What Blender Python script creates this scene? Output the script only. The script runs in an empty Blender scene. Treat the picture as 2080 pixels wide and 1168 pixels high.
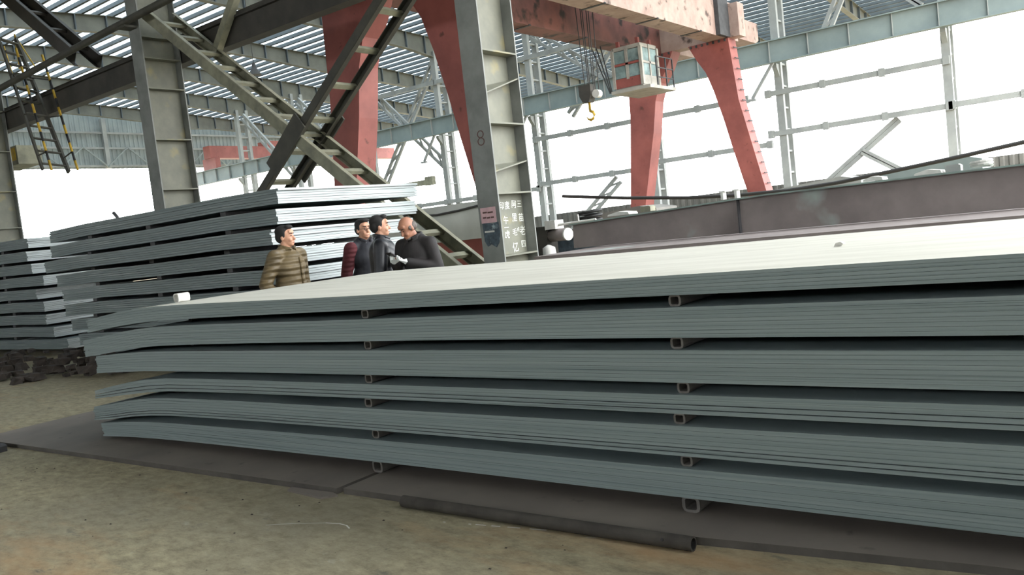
import bpy, bmesh, math, random
from mathutils import Vector, Matrix

random.seed(7)
S = bpy.context.scene
COL = S.collection
R = math.radians

# ------------------------------------------------------------------ camera, sky, exposure
# world axes: X along the hall (towards the right and the camera), Y across the hall (away), Z up
CAM_H = 1.45
F_PX, YAW, PITCH, ROLL = 1686.4, R(37.468), R(4.057), R(6.451)
cy, sy, cp, sp = math.cos(YAW), math.sin(YAW), math.cos(PITCH), math.sin(PITCH)
fw = Vector((-sy * cp, cy * cp, -sp))
r0 = Vector((cy, sy, 0))
u0 = r0.cross(fw)
cr, sr = math.cos(ROLL), math.sin(ROLL)
rt, up = cr * r0 - sr * u0, sr * r0 + cr * u0
cam = bpy.data.cameras.new('camera')
cam.sensor_width = 36
cam.lens = 36 * F_PX / 2080
cam.clip_end = 500
camo = bpy.data.objects.new('camera', cam)
COL.objects.link(camo)
camo.matrix_world = Matrix(((rt.x, up.x, -fw.x, 0), (rt.y, up.y, -fw.y, 0), (rt.z, up.z, -fw.z, CAM_H), (0, 0, 0, 1)))
S.camera = camo

w = bpy.data.worlds.new('overcast_sky')
S.world = w
w.use_nodes = True
bg = w.node_tree.nodes['Background']
bg.inputs['Color'].default_value = (0.96, 0.985, 1.0, 1)
bg.inputs['Strength'].default_value = 9.0
S.view_settings.view_transform = 'Standard'
S.view_settings.look = 'None'
S.view_settings.gamma = 1
S.view_settings.use_curve_mapping = False
S.view_settings.exposure = 0.0


# ------------------------------------------------------------------ materials
def srgb(r, g, b):
    f = lambda c: ((c / 255 + 0.055) / 1.055) ** 2.4 if c > 10 else c / 255 / 12.92
    return (f(r), f(g), f(b), 1)


MATS = {}


def mat(name, c1, c2=None, scale=4.0, rough=0.7, metal=0.0, bump=0.0, detail=6, stretch=None, lo=0.35, hi=0.65, c3=None, scale3=20, lo3=0.6, hi3=0.72):
    """Base colour c1 broken up by c2 (noise) and by spots of c3."""
    m = bpy.data.materials.new(name)
    m.use_nodes = True
    nt = m.node_tree
    b = nt.nodes['Principled BSDF']
    b.inputs['Base Color'].default_value = c1
    b.inputs['Roughness'].default_value = rough
    b.inputs['Metallic'].default_value = metal
    if c2:
        tc = nt.nodes.new('ShaderNodeTexCoord')
        mp = nt.nodes.new('ShaderNodeMapping')
        if stretch:
            mp.inputs['Scale'].default_value = stretch
        nt.links.new(tc.outputs['Object'], mp.inputs['Vector'])
        n = nt.nodes.new('ShaderNodeTexNoise')
        n.inputs['Scale'].default_value = scale
        n.inputs['Detail'].default_value = detail
        n.inputs['Roughness'].default_value = 0.6
        nt.links.new(mp.outputs['Vector'], n.inputs['Vector'])
        rp = nt.nodes.new('ShaderNodeValToRGB')
        rp.color_ramp.elements[0].position = lo
        rp.color_ramp.elements[1].position = hi
        rp.color_ramp.elements[0].color = c1
        rp.color_ramp.elements[1].color = c2
        nt.links.new(n.outputs['Fac'], rp.inputs['Fac'])
        out = rp.outputs['Color']
        if c3:
            n3 = nt.nodes.new('ShaderNodeTexNoise')
            n3.inputs['Scale'].default_value = scale3
            n3.inputs['Detail'].default_value = 4
            nt.links.new(mp.outputs['Vector'], n3.inputs['Vector'])
            r3 = nt.nodes.new('ShaderNodeValToRGB')
            r3.color_ramp.elements[0].position = lo3
            r3.color_ramp.elements[1].position = hi3
            nt.links.new(n3.outputs['Fac'], r3.inputs['Fac'])
            mx = nt.nodes.new('ShaderNodeMix')
            mx.data_type = 'RGBA'
            nt.links.new(r3.outputs['Color'], mx.inputs[0])
            nt.links.new(out, mx.inputs[6])
            mx.inputs[7].default_value = c3
            out = mx.outputs[2]
        nt.links.new(out, b.inputs['Base Color'])
        if bump:
            bp = nt.nodes.new('ShaderNodeBump')
            bp.inputs['Strength'].default_value = bump
            bp.inputs['Distance'].default_value = 0.02
            nt.links.new(n.outputs['Fac'], bp.inputs['Height'])
            nt.links.new(bp.outputs['Normal'], b.inputs['Normal'])
    MATS[name] = m
    return m


M = MATS
def floor_mat():
    m = bpy.data.materials.new('floor')
    m.use_nodes = True
    nt = m.node_tree
    L = nt.links.new
    b = nt.nodes['Principled BSDF']
    b.inputs['Roughness'].default_value = 0.85
    tc = nt.nodes.new('ShaderNodeTexCoord')

    def noise(scale, detail, stretch=(1, 1, 1), rot=0, lo=.35, hi=.65, rough=.65):
        mp = nt.nodes.new('ShaderNodeMapping')
        mp.inputs['Scale'].default_value = stretch
        mp.inputs['Rotation'].default_value = (0, 0, rot)
        L(tc.outputs['Object'], mp.inputs['Vector'])
        n = nt.nodes.new('ShaderNodeTexNoise')
        n.inputs['Scale'].default_value = scale
        n.inputs['Detail'].default_value = detail
        n.inputs['Roughness'].default_value = rough
        L(mp.outputs['Vector'], n.inputs['Vector'])
        r = nt.nodes.new('ShaderNodeMapRange')
        r.inputs['From Min'].default_value = lo
        r.inputs['From Max'].default_value = hi
        L(n.outputs['Fac'], r.inputs['Value'])
        return r.outputs['Result'], n

    def mix(fac, ca, cb):
        x = nt.nodes.new('ShaderNodeMix')
        x.data_type = 'RGBA'
        L(fac, x.inputs[0])
        for i, c in ((6, ca), (7, cb)):
            if isinstance(c, tuple): x.inputs[i].default_value = c
            else: L(c, x.inputs[i])
        return x.outputs[2]

    f1, _ = noise(.6, 5)
    c = mix(f1, srgb(172, 162, 130), srgb(142, 136, 116))
    f2, n2 = noise(7, 10, (1, 1.8, 1), .4, .38, .62, .8)
    c = mix(f2, c, srgb(120, 112, 90))
    f3, _ = noise(.8, 6, (.5, 1.6, 1), .25, .54, .8)
    c = mix(f3, c, srgb(174, 136, 94))
    f4, _ = noise(3.2, 8, (1, 2.2, 1), .3, .6, .74, .7)
    c = mix(f4, c, srgb(92, 89, 80))
    f5, _ = noise(2.4, 9, (1, 2, 1), -.3, .63, .78, .7)
    c = mix(f5, c, srgb(178, 174, 158))
    f6, _ = noise(38, 3, (1, 1.5, 1), 0, .68, .74)
    c = mix(f6, c, srgb(60, 57, 52))
    L(c, b.inputs['Base Color'])
    bp = nt.nodes.new('ShaderNodeBump')
    bp.inputs['Strength'].default_value = .25
    bp.inputs['Distance'].default_value = .02
    L(n2.outputs['Fac'], bp.inputs['Height'])
    L(bp.outputs['Normal'], b.inputs['Normal'])
    MATS['floor'] = m


floor_mat()
mat('base_plate', srgb(124, 116, 108), srgb(108, 101, 95), scale=1.2, rough=0.75, bump=0.05, c3=srgb(86, 80, 75), scale3=7, lo3=.66, hi3=.76)
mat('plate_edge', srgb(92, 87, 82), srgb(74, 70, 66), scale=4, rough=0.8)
mat('plate', srgb(138, 150, 150), srgb(116, 129, 130), scale=2.0, stretch=(0.25, 1, 60), rough=0.6, metal=0.0, lo=0.3, hi=0.7, c3=srgb(84, 98, 100), scale3=1.6, lo3=0.58, hi3=0.7)
mat('plate_dust', srgb(194, 192, 180), srgb(172, 170, 157), scale=3.0, stretch=(0.35, 2.2, 1), rough=0.75, lo=0.3, hi=0.75, c3=srgb(160, 158, 146), scale3=5, lo3=0.62, hi3=0.75)
mat('plate_back', srgb(120, 132, 132), srgb(96, 108, 110), scale=2.0, stretch=(0.4, 0.4, 50), rough=0.5, lo=0.3, hi=0.7, c3=srgb(190, 196, 196), scale3=2.5, lo3=0.6, hi3=0.72)
mat('tube', srgb(122, 118, 114), srgb(98, 94, 90), scale=9, rough=0.8)
mat('column', srgb(124, 124, 110), srgb(106, 107, 96), scale=2.0, rough=0.6, c3=srgb(150, 140, 96), scale3=2.2, lo3=0.58, hi3=0.78)
mat('column_dark', srgb(136, 138, 134), srgb(112, 114, 110), scale=2.0, rough=0.6)
mat('brace', srgb(146, 144, 122), srgb(112, 110, 94), scale=3, rough=0.65)
mat('brace_dark', srgb(74, 72, 62), srgb(58, 56, 50), scale=3, rough=0.65)
mat('runway', srgb(72, 68, 62), srgb(54, 52, 48), scale=2, rough=0.7)
mat('rafter', srgb(112, 112, 102), srgb(90, 90, 82), scale=0.8, rough=0.6)
mat('purlin', srgb(92, 100, 104), srgb(78, 84, 88), scale=1, rough=0.6)
mat('crane_red', srgb(154, 86, 78), srgb(130, 70, 64), scale=1.2, rough=0.55, c3=srgb(96, 52, 46), scale3=3.5, lo3=0.66, hi3=0.74)
mat('crane_faded', srgb(178, 154, 142), srgb(150, 124, 114), scale=1.5, rough=0.65, c3=srgb(80, 64, 56), scale3=2.6, lo3=0.6, hi3=0.7)
mat('crane_stained', srgb(134, 86, 78), srgb(104, 70, 64), scale=1.2, rough=0.7, c3=srgb(54, 44, 40), scale3=2.2, lo3=0.55, hi3=0.68)
mat('plate_end_lit', srgb(190, 198, 198), srgb(160, 169, 169), scale=2.0, stretch=(1, 0.5, 40), rough=0.4, lo=0.3, hi=0.7, c3=srgb(112, 118, 118), scale3=1.8, lo3=0.6, hi3=0.68)  # daylight on the right-hand ends of the back stacks, put into the colour
mat('crane_white', srgb(206, 208, 202), srgb(188, 190, 184), scale=1.2, rough=0.6)
mat('cab_paint', srgb(176, 172, 162), srgb(150, 146, 138), scale=3, rough=0.55)
mat('far_steel', srgb(158, 160, 156), srgb(136, 138, 136), scale=1, rough=0.6)
mat('far_beam', srgb(136, 148, 146), srgb(118, 130, 130), scale=0.6, rough=0.6)
mat('wall_sheet', srgb(150, 158, 156), srgb(132, 140, 140), scale=0.7, rough=0.6)
mat('fence', srgb(120, 118, 112), srgb(98, 96, 92), scale=1.0, rough=0.75)
mat('rust', srgb(140, 130, 127), srgb(120, 111, 108), scale=1.6, rough=0.75, c3=srgb(160, 172, 166), scale3=1.4, lo3=0.6, hi3=0.75)
mat('rust_dark', srgb(70, 70, 72), srgb(54, 54, 56), scale=5, rough=0.7)
mat('flange_green', srgb(128, 146, 138), srgb(110, 122, 116), scale=3, rough=0.6)
mat('pipe', srgb(74, 70, 64), srgb(54, 50, 46), scale=7, rough=0.8, bump=0.4)
mat('rubble', srgb(74, 66, 60), srgb(50, 45, 42), scale=6, rough=0.9)
mat('black', srgb(38, 37, 36), srgb(28, 28, 28), scale=8, rough=0.6)
mat('yellow', srgb(196, 160, 40), srgb(160, 128, 36), scale=6, rough=0.6)
mat('pale', srgb(214, 212, 206), srgb(190, 188, 182), scale=5, rough=0.7)
mat('chalk', srgb(236, 238, 230))
mat('ink_red', srgb(92, 66, 60))
mat('notice', srgb(212, 176, 178), srgb(196, 160, 164), scale=9, rough=0.8)
mat('torn_paper', srgb(78, 92, 102), srgb(58, 66, 72), scale=14, rough=0.8, c3=srgb(150, 164, 168), scale3=9)
mat('cable', srgb(52, 50, 48), rough=0.6)
mat('glass', srgb(150, 172, 172), srgb(112, 130, 130), scale=3, rough=0.1)
mat('skin', srgb(206, 156, 128), srgb(190, 138, 112), scale=14, rough=0.55)
mat('skin_dark', srgb(168, 118, 92), srgb(150, 102, 80), scale=14, rough=0.55)
mat('hair', srgb(24, 22, 21), srgb(34, 31, 30), scale=40, rough=0.85)
mat('hair_grey', srgb(66, 58, 54), srgb(100, 92, 86), scale=40, rough=0.6)
mat('lips', srgb(164, 98, 86))
mat('eye', srgb(34, 26, 22), rough=0.3)
mat('jacket_olive', srgb(112, 96, 66), srgb(88, 76, 54), scale=7, rough=0.55, bump=0.35)
mat('jacket_maroon', srgb(92, 32, 38), srgb(74, 24, 30), scale=9, rough=0.8, bump=0.3)
mat('vest_navy', srgb(36, 37, 44), srgb(27, 28, 34), scale=8, rough=0.65, bump=0.3)
mat('leather', srgb(36, 37, 42), srgb(26, 27, 31), scale=6, rough=0.38, bump=0.35)
mat('coat_brown', srgb(38, 33, 33), srgb(29, 26, 26), scale=9, rough=0.75, bump=0.25)
mat('trousers', srgb(46, 46, 50), srgb(36, 36, 40), scale=9, rough=0.85)
mat('shoe', srgb(30, 28, 27), rough=0.5)
mat('glove', srgb(232, 232, 230), srgb(212, 212, 210), scale=16, rough=0.85)
mat('phone', srgb(40, 36, 36), rough=0.3)


def add_quilt(name, scale, strength):
    nt = MATS[name].node_tree
    b = nt.nodes['Principled BSDF']
    tc = nt.nodes.new('ShaderNodeTexCoord')
    wv = nt.nodes.new('ShaderNodeTexWave')
    wv.bands_direction = 'Z'
    wv.inputs['Scale'].default_value = scale
    wv.inputs['Distortion'].default_value = 1.2
    nt.links.new(tc.outputs['Object'], wv.inputs['Vector'])
    bp = nt.nodes.new('ShaderNodeBump')
    bp.inputs['Strength'].default_value = strength
    bp.inputs['Distance'].default_value = .03
    nt.links.new(wv.outputs['Fac'], bp.inputs['Height'])
    old = b.inputs['Normal'].links[0].from_node
    nt.links.new(old.outputs['Normal'], bp.inputs['Normal'])
    nt.links.new(bp.outputs['Normal'], b.inputs['Normal'])


add_quilt('jacket_olive', 4.5, .6)
add_quilt('jacket_maroon', 6, .3)


def translucent_mat(name, col, tcol, fac):
    m = bpy.data.materials.new(name)
    m.use_nodes = True
    nt = m.node_tree
    for n in list(nt.nodes):
        nt.nodes.remove(n)
    o = nt.nodes.new('ShaderNodeOutputMaterial')
    mx = nt.nodes.new('ShaderNodeMixShader')
    d = nt.nodes.new('ShaderNodeBsdfDiffuse')
    t = nt.nodes.new('ShaderNodeBsdfTranslucent')
    d.inputs['Color'].default_value = col
    t.inputs['Color'].default_value = tcol
    mx.inputs['Fac'].default_value = fac
    nt.links.new(d.outputs[0], mx.inputs[1])
    nt.links.new(t.outputs[0], mx.inputs[2])
    nt.links.new(mx.outputs[0], o.inputs['Surface'])
    MATS[name] = m


translucent_mat('roof_sheet', srgb(150, 160, 165), (0.46, 0.53, 0.57, 1), 0.6)
mat('roof_opaque', srgb(120, 126, 128), srgb(104, 110, 112), scale=0.6, rough=0.6)


# ------------------------------------------------------------------ mesh helpers
class MB:
    def __init__(self):
        self.v, self.f, self.mi = [], [], []

    def add(self, vs, fs, mi=0):
        n = len(self.v)
        self.v += [tuple(p) for p in vs]
        self.f += [tuple(i + n for i in f) for f in fs]
        self.mi += [mi] * len(fs)
        return self

    def box(self, x0, x1, y0, y1, z0, z1, mi=0):
        vs = [(x0, y0, z0), (x1, y0, z0), (x1, y1, z0), (x0, y1, z0), (x0, y0, z1), (x1, y0, z1), (x1, y1, z1), (x0, y1, z1)]
        return self.add(vs, [(3, 2, 1, 0), (4, 5, 6, 7), (0, 1, 5, 4), (1, 2, 6, 5), (2, 3, 7, 6), (3, 0, 4, 7)], mi)

    def bar(self, p0, p1, a, b, side=(0, 1, 0), mi=0):
        """A bar from p0 to p1; size a along `side` (made perpendicular), b across it."""
        p0, p1 = Vector(p0), Vector(p1)
        d = (p1 - p0).normalized()
        s = Vector(side)
        s = (s - d * s.dot(d)).normalized()
        t = d.cross(s)
        vs = []
        for p in (p0, p1):
            for i, j in ((-1, -1), (1, -1), (1, 1), (-1, 1)):
                vs.append(p + s * (a / 2 * i) + t * (b / 2 * j))
        return self.add(vs, [(0, 1, 2, 3), (7, 6, 5, 4), (0, 4, 5, 1), (1, 5, 6, 2), (2, 6, 7, 3), (3, 7, 4, 0)], mi)

    def tube(self, pts, r, n=8, cap=True, mi=0):
        pts = [Vector(p) for p in pts]
        rs = r if isinstance(r, (list, tuple)) else [r] * len(pts)
        vs, fs = [], []
        for i, p in enumerate(pts):
            d = (pts[min(i + 1, len(pts) - 1)] - pts[max(i - 1, 0)]).normalized()
            a = Vector((0, 0, 1)) if abs(d.z) < 0.9 else Vector((1, 0, 0))
            u = d.cross(a).normalized()
            v = d.cross(u)
            for k in range(n):
                t = 2 * math.pi * k / n
                vs.append(p + u * (rs[i] * math.cos(t)) + v * (rs[i] * math.sin(t)))
        for i in range(len(pts) - 1):
            for k in range(n):
                fs.append((i * n + k, i * n + (k + 1) % n, (i + 1) * n + (k + 1) % n, (i + 1) * n + k))
        if cap:
            fs.append(tuple(range(n - 1, -1, -1)))
            fs.append(tuple(range((len(pts) - 1) * n, len(pts) * n)))
        return self.add(vs, fs, mi)

    def prism(self, poly, axis, a, b, mi=0):
        """poly: 2D outline, extruded along axis from a to b (axis Y: poly is (x, z); X: (y, z); Z: (x, y))."""
        def pt(q, h):
            return {'Y': (q[0], h, q[1]), 'X': (h, q[0], q[1]), 'Z': (q[0], q[1], h)}[axis]
        n = len(poly)
        vs = [pt(q, a) for q in poly] + [pt(q, b) for q in poly]
        fs = [tuple(range(n)), tuple(range(2 * n - 1, n - 1, -1))]
        fs += [(i, i + n, (i + 1) % n + n, (i + 1) % n) for i in range(n)]
        return self.add(vs, fs, mi)

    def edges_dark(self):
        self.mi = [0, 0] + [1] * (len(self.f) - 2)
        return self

    def build(self, name, m, parent=None, smooth=False, off=None):
        me = bpy.data.meshes.new(name)
        vs = self.v
        if off is not None:
            vs = [(p[0] - off[0], p[1] - off[1], p[2] - off[2]) for p in vs]
        me.from_pydata(vs, [], self.f)
        ms = m if isinstance(m, (list, tuple)) else [m]
        for k in ms:
            me.materials.append(MATS[k] if isinstance(k, str) else k)
        if len(ms) > 1:
            me.polygons.foreach_set('material_index', self.mi)
        bm = bmesh.new()
        bm.from_mesh(me)
        bmesh.ops.recalc_face_normals(bm, faces=bm.faces)
        bm.to_mesh(me)
        bm.free()
        if smooth:
            me.shade_smooth()
        o = bpy.data.objects.new(name, me)
        COL.objects.link(o)
        if off is not None and parent is None:
            o.location = off
        if parent is not None:
            o.parent = parent
        return o


def empty(name, loc=(0, 0, 0), rz=0):
    o = bpy.data.objects.new(name, None)
    o.empty_display_size = 0.2
    COL.objects.link(o)
    o.location = loc
    o.rotation_euler.z = rz
    return o


def tag(o, label=None, cat=None, group=None, kind=None):
    if label: o['label'] = label
    if cat: o['category'] = cat
    if group: o['group'] = group
    if kind: o['kind'] = kind
    return o


def thing(name, label, cat, loc=(0, 0, 0), rz=0, group=None):
    return tag(empty(name, loc, rz), label, cat, group)


def part(mb, name, m, parent, base=(0, 0, 0), smooth=False):
    """mb is in world coordinates, parent sits (unrotated) at base."""
    return mb.build(name, m, parent, smooth, off=base)


def lerp(a, b, t):
    return a + (b - a) * t


def interp(xs, ys, x):
    """Monotone-ish smooth interpolation (Catmull-Rom with clamped ends)."""
    if x <= xs[0]: return ys[0]
    if x >= xs[-1]: return ys[-1]
    i = 0
    while x > xs[i + 1]:
        i += 1
    def sl(k):
        if k == 0: return (ys[1] - ys[0]) / (xs[1] - xs[0])
        if k == len(xs) - 1: return (ys[-1] - ys[-2]) / (xs[-1] - xs[-2])
        return (ys[k + 1] - ys[k - 1]) / (xs[k + 1] - xs[k - 1])
    h = xs[i + 1] - xs[i]
    t = (x - xs[i]) / h
    return ((2 * t ** 3 - 3 * t * t + 1) * ys[i] + (t ** 3 - 2 * t * t + t) * h * sl(i)
            + (-2 * t ** 3 + 3 * t * t) * ys[i + 1] + (t ** 3 - t * t) * h * sl(i + 1))


# ------------------------------------------------------------------ the setting
X_END, X_OPEN = -60.0, 9.0
Y_BACK, Y_EAVE = -14.0, 56.0
Y_COL, Y_FAR = 9.5, 37.0
FRAMES = [-57.6, -51.5, -45.3, -38.8, -32.2, -25.6, -18.8, -12.4, -5.8, 0.8, 7.4]

flo = MB()
flo.add([(-140, -90, 0), (120, -90, 0), (120, 160, 0), (-140, 160, 0)], [(0, 1, 2, 3)])
floor = tag(flo.build('floor', 'floor'), 'stained concrete floor of the steel yard', kind='structure')


def floor_line(pts, wd, m='pale'):
    vs, fs = [], []
    for i, p in enumerate(pts):
        a, b_ = Vector(pts[max(i - 1, 0)]), Vector(pts[min(i + 1, len(pts) - 1)])
        d_ = (b_ - a).normalized()
        n_ = Vector((-d_.y, d_.x)) * wd / 2
        vs += [(p[0] + n_.x, p[1] + n_.y, .0015), (p[0] - n_.x, p[1] - n_.y, .0015)]
    for i in range(len(pts) - 1):
        fs.append((2 * i, 2 * i + 1, 2 * i + 3, 2 * i + 2))
    MB().add(vs, fs).build('chalk_mark', m, floor)


def z_raf(y):
    """Underside of the rafters."""
    return interp([-14, 10, 21.5, 37, 56], [10.75, 12.2, 12.9, 12.1, 10.5], y) if False else (
        12.9 - 0.0615 * (21.5 - y) if y < 21.5 else 12.9 - 0.05 * (y - 21.5) if y < 37 else 12.125 - 0.078 * (y - 37))


RAF_H, PUR_H = 0.75, 0.18
ceil = tag(empty('ceiling', (0, 0, 0)), 'corrugated translucent roof on purlins and plate rafters', kind='structure')
YS = [-14, 9.9, 21.5, 37, 56]
for i in range(len(FRAMES)):
    xa = X_END if i == 0 else FRAMES[i - 1]
    xb = FRAMES[i]
    mb = MB()
    n = int((xb - xa) / 0.3)
    prof = []
    for k in range(n):
        x = xa + (xb - xa) * k / n
        p = (xb - xa) / n
        prof += [(x, 0), (x + p * 0.35, 0), (x + p * 0.5, 0.06), (x + p * 0.85, 0.06)]
    prof.append((xb, 0))
    for j in range(4):
        if j and xa > 0.5:
            continue      # crane bay roof cut short out of view, to let in side light
        mb = MB()
        vs, fs = [], []
        for (x, dz) in prof:
            for y in (YS[j], YS[j + 1] + 0.05):
                vs.append((x, y, z_raf(y) + RAF_H + PUR_H + dz))
        for k in range(len(prof) - 1):
            fs.append((2 * k, 2 * k + 2, 2 * k + 3, 2 * k + 1))
        mb.add(vs, fs)
        mb.build('roof_sheet', 'roof_opaque' if j == 0 else 'roof_sheet', ceil)

# purlins along X, every 0.75 m of the slope
y = -13.6
pur_me = None
while y < 55.9:
    z = z_raf(y) + RAF_H
    if pur_me is None:
        mb = MB()
        L = X_OPEN - 1.6 - X_END
        mb.box(0, L, -0.03, 0.03, 0, 0.18).box(0, L, -0.03, 0.1, 0, 0.02)
        o = mb.build('purlin', 'purlin', ceil)
        pur_me = o.data
    else:
        o = bpy.data.objects.new('purlin', pur_me)
        COL.objects.link(o)
        o.parent = ceil
    o.location = (X_END, y, z)
    o.scale.x = 1.0 if y < 9.9 else (0.8 - X_END) / (X_OPEN - 1.6 - X_END)
    y += 0.75

# rafters: web, lower flange, stiffeners at every second purlin
raf_src = None
for i, x in enumerate(FRAMES[:-1]):
    if raf_src is None:
        web, fl = MB(), MB()
        ys = [-14, 4, 9.9, 15, 21.5, 30, 35, 37, 39, 46, 56]
        def zb(y):
            h = max(0, 1 - abs(y - 37) / 3.5) * 0.35 + max(0, 1 - abs(y - 9.9) / 4) * 0.3
            return z_raf(y) - h
        for a, b in zip(ys[:-1], ys[1:]):
            web.add([(-0.012, a, zb(a)), (0.012, a, zb(a)), (0.012, b, zb(b)), (-0.012, b, zb(b)),
                     (-0.012, a, z_raf(a) + RAF_H), (0.012, a, z_raf(a) + RAF_H), (0.012, b, z_raf(b) + RAF_H), (-0.012, b, z_raf(b) + RAF_H)],
                    [(3, 2, 1, 0), (4, 5, 6, 7), (0, 1, 5, 4), (1, 2, 6, 5), (2, 3, 7, 6), (3, 0, 4, 7)])
            fl.bar((0, a, zb(a) - 0.02), (0, b, zb(b) - 0.02), 0.3, 0.04, side=(1, 0, 0))
            fl.bar((0, a, z_raf(a) + RAF_H - 0.015), (0, b, z_raf(b) + RAF_H - 0.015), 0.3, 0.03, side=(1, 0, 0))
        wo = web.build('rafter', 'rafter', ceil)
        fo = fl.build('flange', 'rafter', wo)
        stl = []
        st_me = None
        yy = -13.2
        while yy < 55.5:
            s = MB().box(-0.15, 0.15, yy - 0.03, yy + 0.03, zb(yy), z_raf(yy) + RAF_H - 0.01)
            stl.append(s.build('stiffener', 'purlin', wo))
            yy += 1.5
        raf_src = (wo, fo, stl)
        wo.location.x = x
    else:
        wo = raf_src[0].copy()
        COL.objects.link(wo)
        wo.location.x = x
        for q in [raf_src[1]] + raf_src[2]:
            c = q.copy()
            COL.objects.link(c)
            c.parent = wo


# corrugated walls
def corr_wall(name, pts_a, pts_b, period, amp, m, parent=None, normal=None, kind='structure', label=None):
    """Corrugated sheet strip between lower line (a0->a1) and upper line (b0->b1)."""
    a0, a1 = Vector(pts_a[0]), Vector(pts_a[1])
    b0, b1 = Vector(pts_b[0]), Vector(pts_b[1])
    L = (a1 - a0).length
    n = max(2, int(L / period))
    d = (a1 - a0).normalized()
    nr = Vector((-d.y, d.x, 0))
    vs, fs = [], []
    ts = []
    for k in range(n):
        for q, h in ((0, 0), (0.35, 0), (0.5, 1), (0.85, 1)):
            ts.append(((k + q) / n, h))
    ts.append((1.0, 0))
    for t, h in ts:
        vs.append(a0.lerp(a1, t) + nr * (amp * h))
        vs.append(b0.lerp(b1, t) + nr * (amp * h))
    for k in range(len(ts) - 1):
        fs.append((2 * k, 2 * k + 2, 2 * k + 3, 2 * k + 1))
    o = MB().add(vs, fs).build(name, m, parent)
    if kind and parent is None:
        o['kind'] = kind
    if label: o['label'] = label
    return o


ZD = 9.1   # head of the big opening in the end wall
wl = tag(empty('wall_end', (X_END, 0, 0)), 'corrugated end wall above the wide bright opening', kind='structure')
for (ya, yb) in ((Y_BACK, 21.5), (21.5, 37), (37, 56)):
    w_ = corr_wall('wall_sheet', ((0, ya, ZD), (0, yb, ZD)), ((0, ya, z_raf(ya) + 0.9), (0, yb, z_raf(yb) + 0.9)), 0.35, 0.05, 'wall_sheet', wl)
corr_wall('wall_sheet', ((0, Y_BACK, 0), (0, 24.8, 0)), ((0, Y_BACK, ZD), (0, 24.8, ZD)), 0.35, 0.05, 'wall_sheet', wl)
for z in (9.2, 10.5, 11.6):
    MB().box(0.06, 0.2, Y_BACK, 56, z, z + 0.14).build('girt', 'far_steel', wl)
for yy in (24.8, 31.5, 44, 50):
    MB().box(0.05, 0.35, yy - 0.15, yy + 0.15, 0, z_raf(yy) + 0.3).build('wall_post', 'far_steel', wl) if yy < 30 or yy > 40 else MB().box(0.05, 0.35, yy - 0.15, yy + 0.15, ZD, z_raf(yy) + 0.3).build('wall_post', 'far_steel', wl)
# truss under the opening head
for k in range(9):
    ya = 24.8 + k * 3.3
    yb = ya + 3.3
    MB().bar((0.4, ya, 9.2), (0.4, (ya + yb) / 2, 10.6), 0.08, 0.08).build('truss_web', 'wall_sheet', wl)
    MB().bar((0.4, (ya + yb) / 2, 10.6), (0.4, yb, 9.2), 0.08, 0.08).build('truss_web', 'wall_sheet', wl)
wb = tag(empty('wall_back', (0, Y_BACK, 0)), 'corrugated wall behind the camera with a long open daylight band', kind='structure')
for za, zb_ in ((0, 5.0), (6.3, z_raf(Y_BACK) + 0.9)):  # unseen wall; its open band is added to brighten the front stack
    corr_wall('wall_sheet', ((X_OPEN, 0, za), (X_END, 0, za)), ((X_OPEN, 0, zb_), (X_END, 0, zb_)), 0.5, 0.05, 'wall_sheet', wb)
corr_wall('wall_right_shade', ((X_OPEN, 3.4, 0), (X_OPEN, Y_BACK, 0)), ((X_OPEN, 3.4, z_raf(3.4) + 0.9), (X_OPEN, Y_BACK, z_raf(Y_BACK) + 0.9)), 0.5, 0.05, 'wall_sheet', label='unseen corrugated wall right of the camera, added to shade the foreground')  # out of view, added to keep side light off the near floor
corr_wall('wall_fence', ((8, 40, 0), (-58, 40, 0)), ((8, 40, 2.25), (-58, 40, 1.75)), 0.35, 0.06, 'fence', label='low corrugated fence along the open far side')


# ------------------------------------------------------------------ H columns of the near row
def h_column(x0, x1, y0, y1, z1, label, stiff, sloped=()):
    base = ((x0 + x1) / 2, (y0 + y1) / 2, 0)
    t = thing('steel_column', label, 'column', base)
    part(MB().box(x0, x1, y0, y0 + 0.025, 0.03, z1), 'flange', 'column_dark', t, base)
    part(MB().box(x0, x1, y1 - 0.025, y1, 0.03, z1), 'flange', 'column_dark', t, base)
    xm = (x0 + x1) / 2
    part(MB().box(xm - 0.01, xm + 0.01, y0 + 0.025, y1 - 0.025, 0.03, z1), 'web', 'column', t, base)
    part(MB().box(x0 - 0.12, x1 + 0.12, y0 - 0.12, y1 + 0.12, 0, 0.03), 'base_plate', 'column_dark', t, base)
    for z in stiff:
        for xa, xb in ((xm + 0.01, x1), (x0, xm - 0.01)):
            part(MB().box(xa, xb, y0 + 0.025, y1 - 0.025, z - 0.012, z + 0.012), 'stiffener', 'column', t, base)
    for za, zb_ in sloped:
        mb = MB()
        q = [(xm + 0.01, y0 + 0.025, za + 0.03), (x1, y0 + 0.025, za - 0.06), (x1 - 0.01, y1 - 0.025, zb_), (xm + 0.01, y1 - 0.025, zb_)]
        vs = q + [(a, b, c + 0.02) for a, b, c in q]
        mb.add(vs, [(0, 1, 2, 3), (7, 6, 5, 4), (0, 4, 5, 1), (1, 5, 6, 2), (2, 6, 7, 3), (3, 7, 4, 0)])
        part(mb, 'stiffener', 'column', t, base)
    return t


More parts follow.
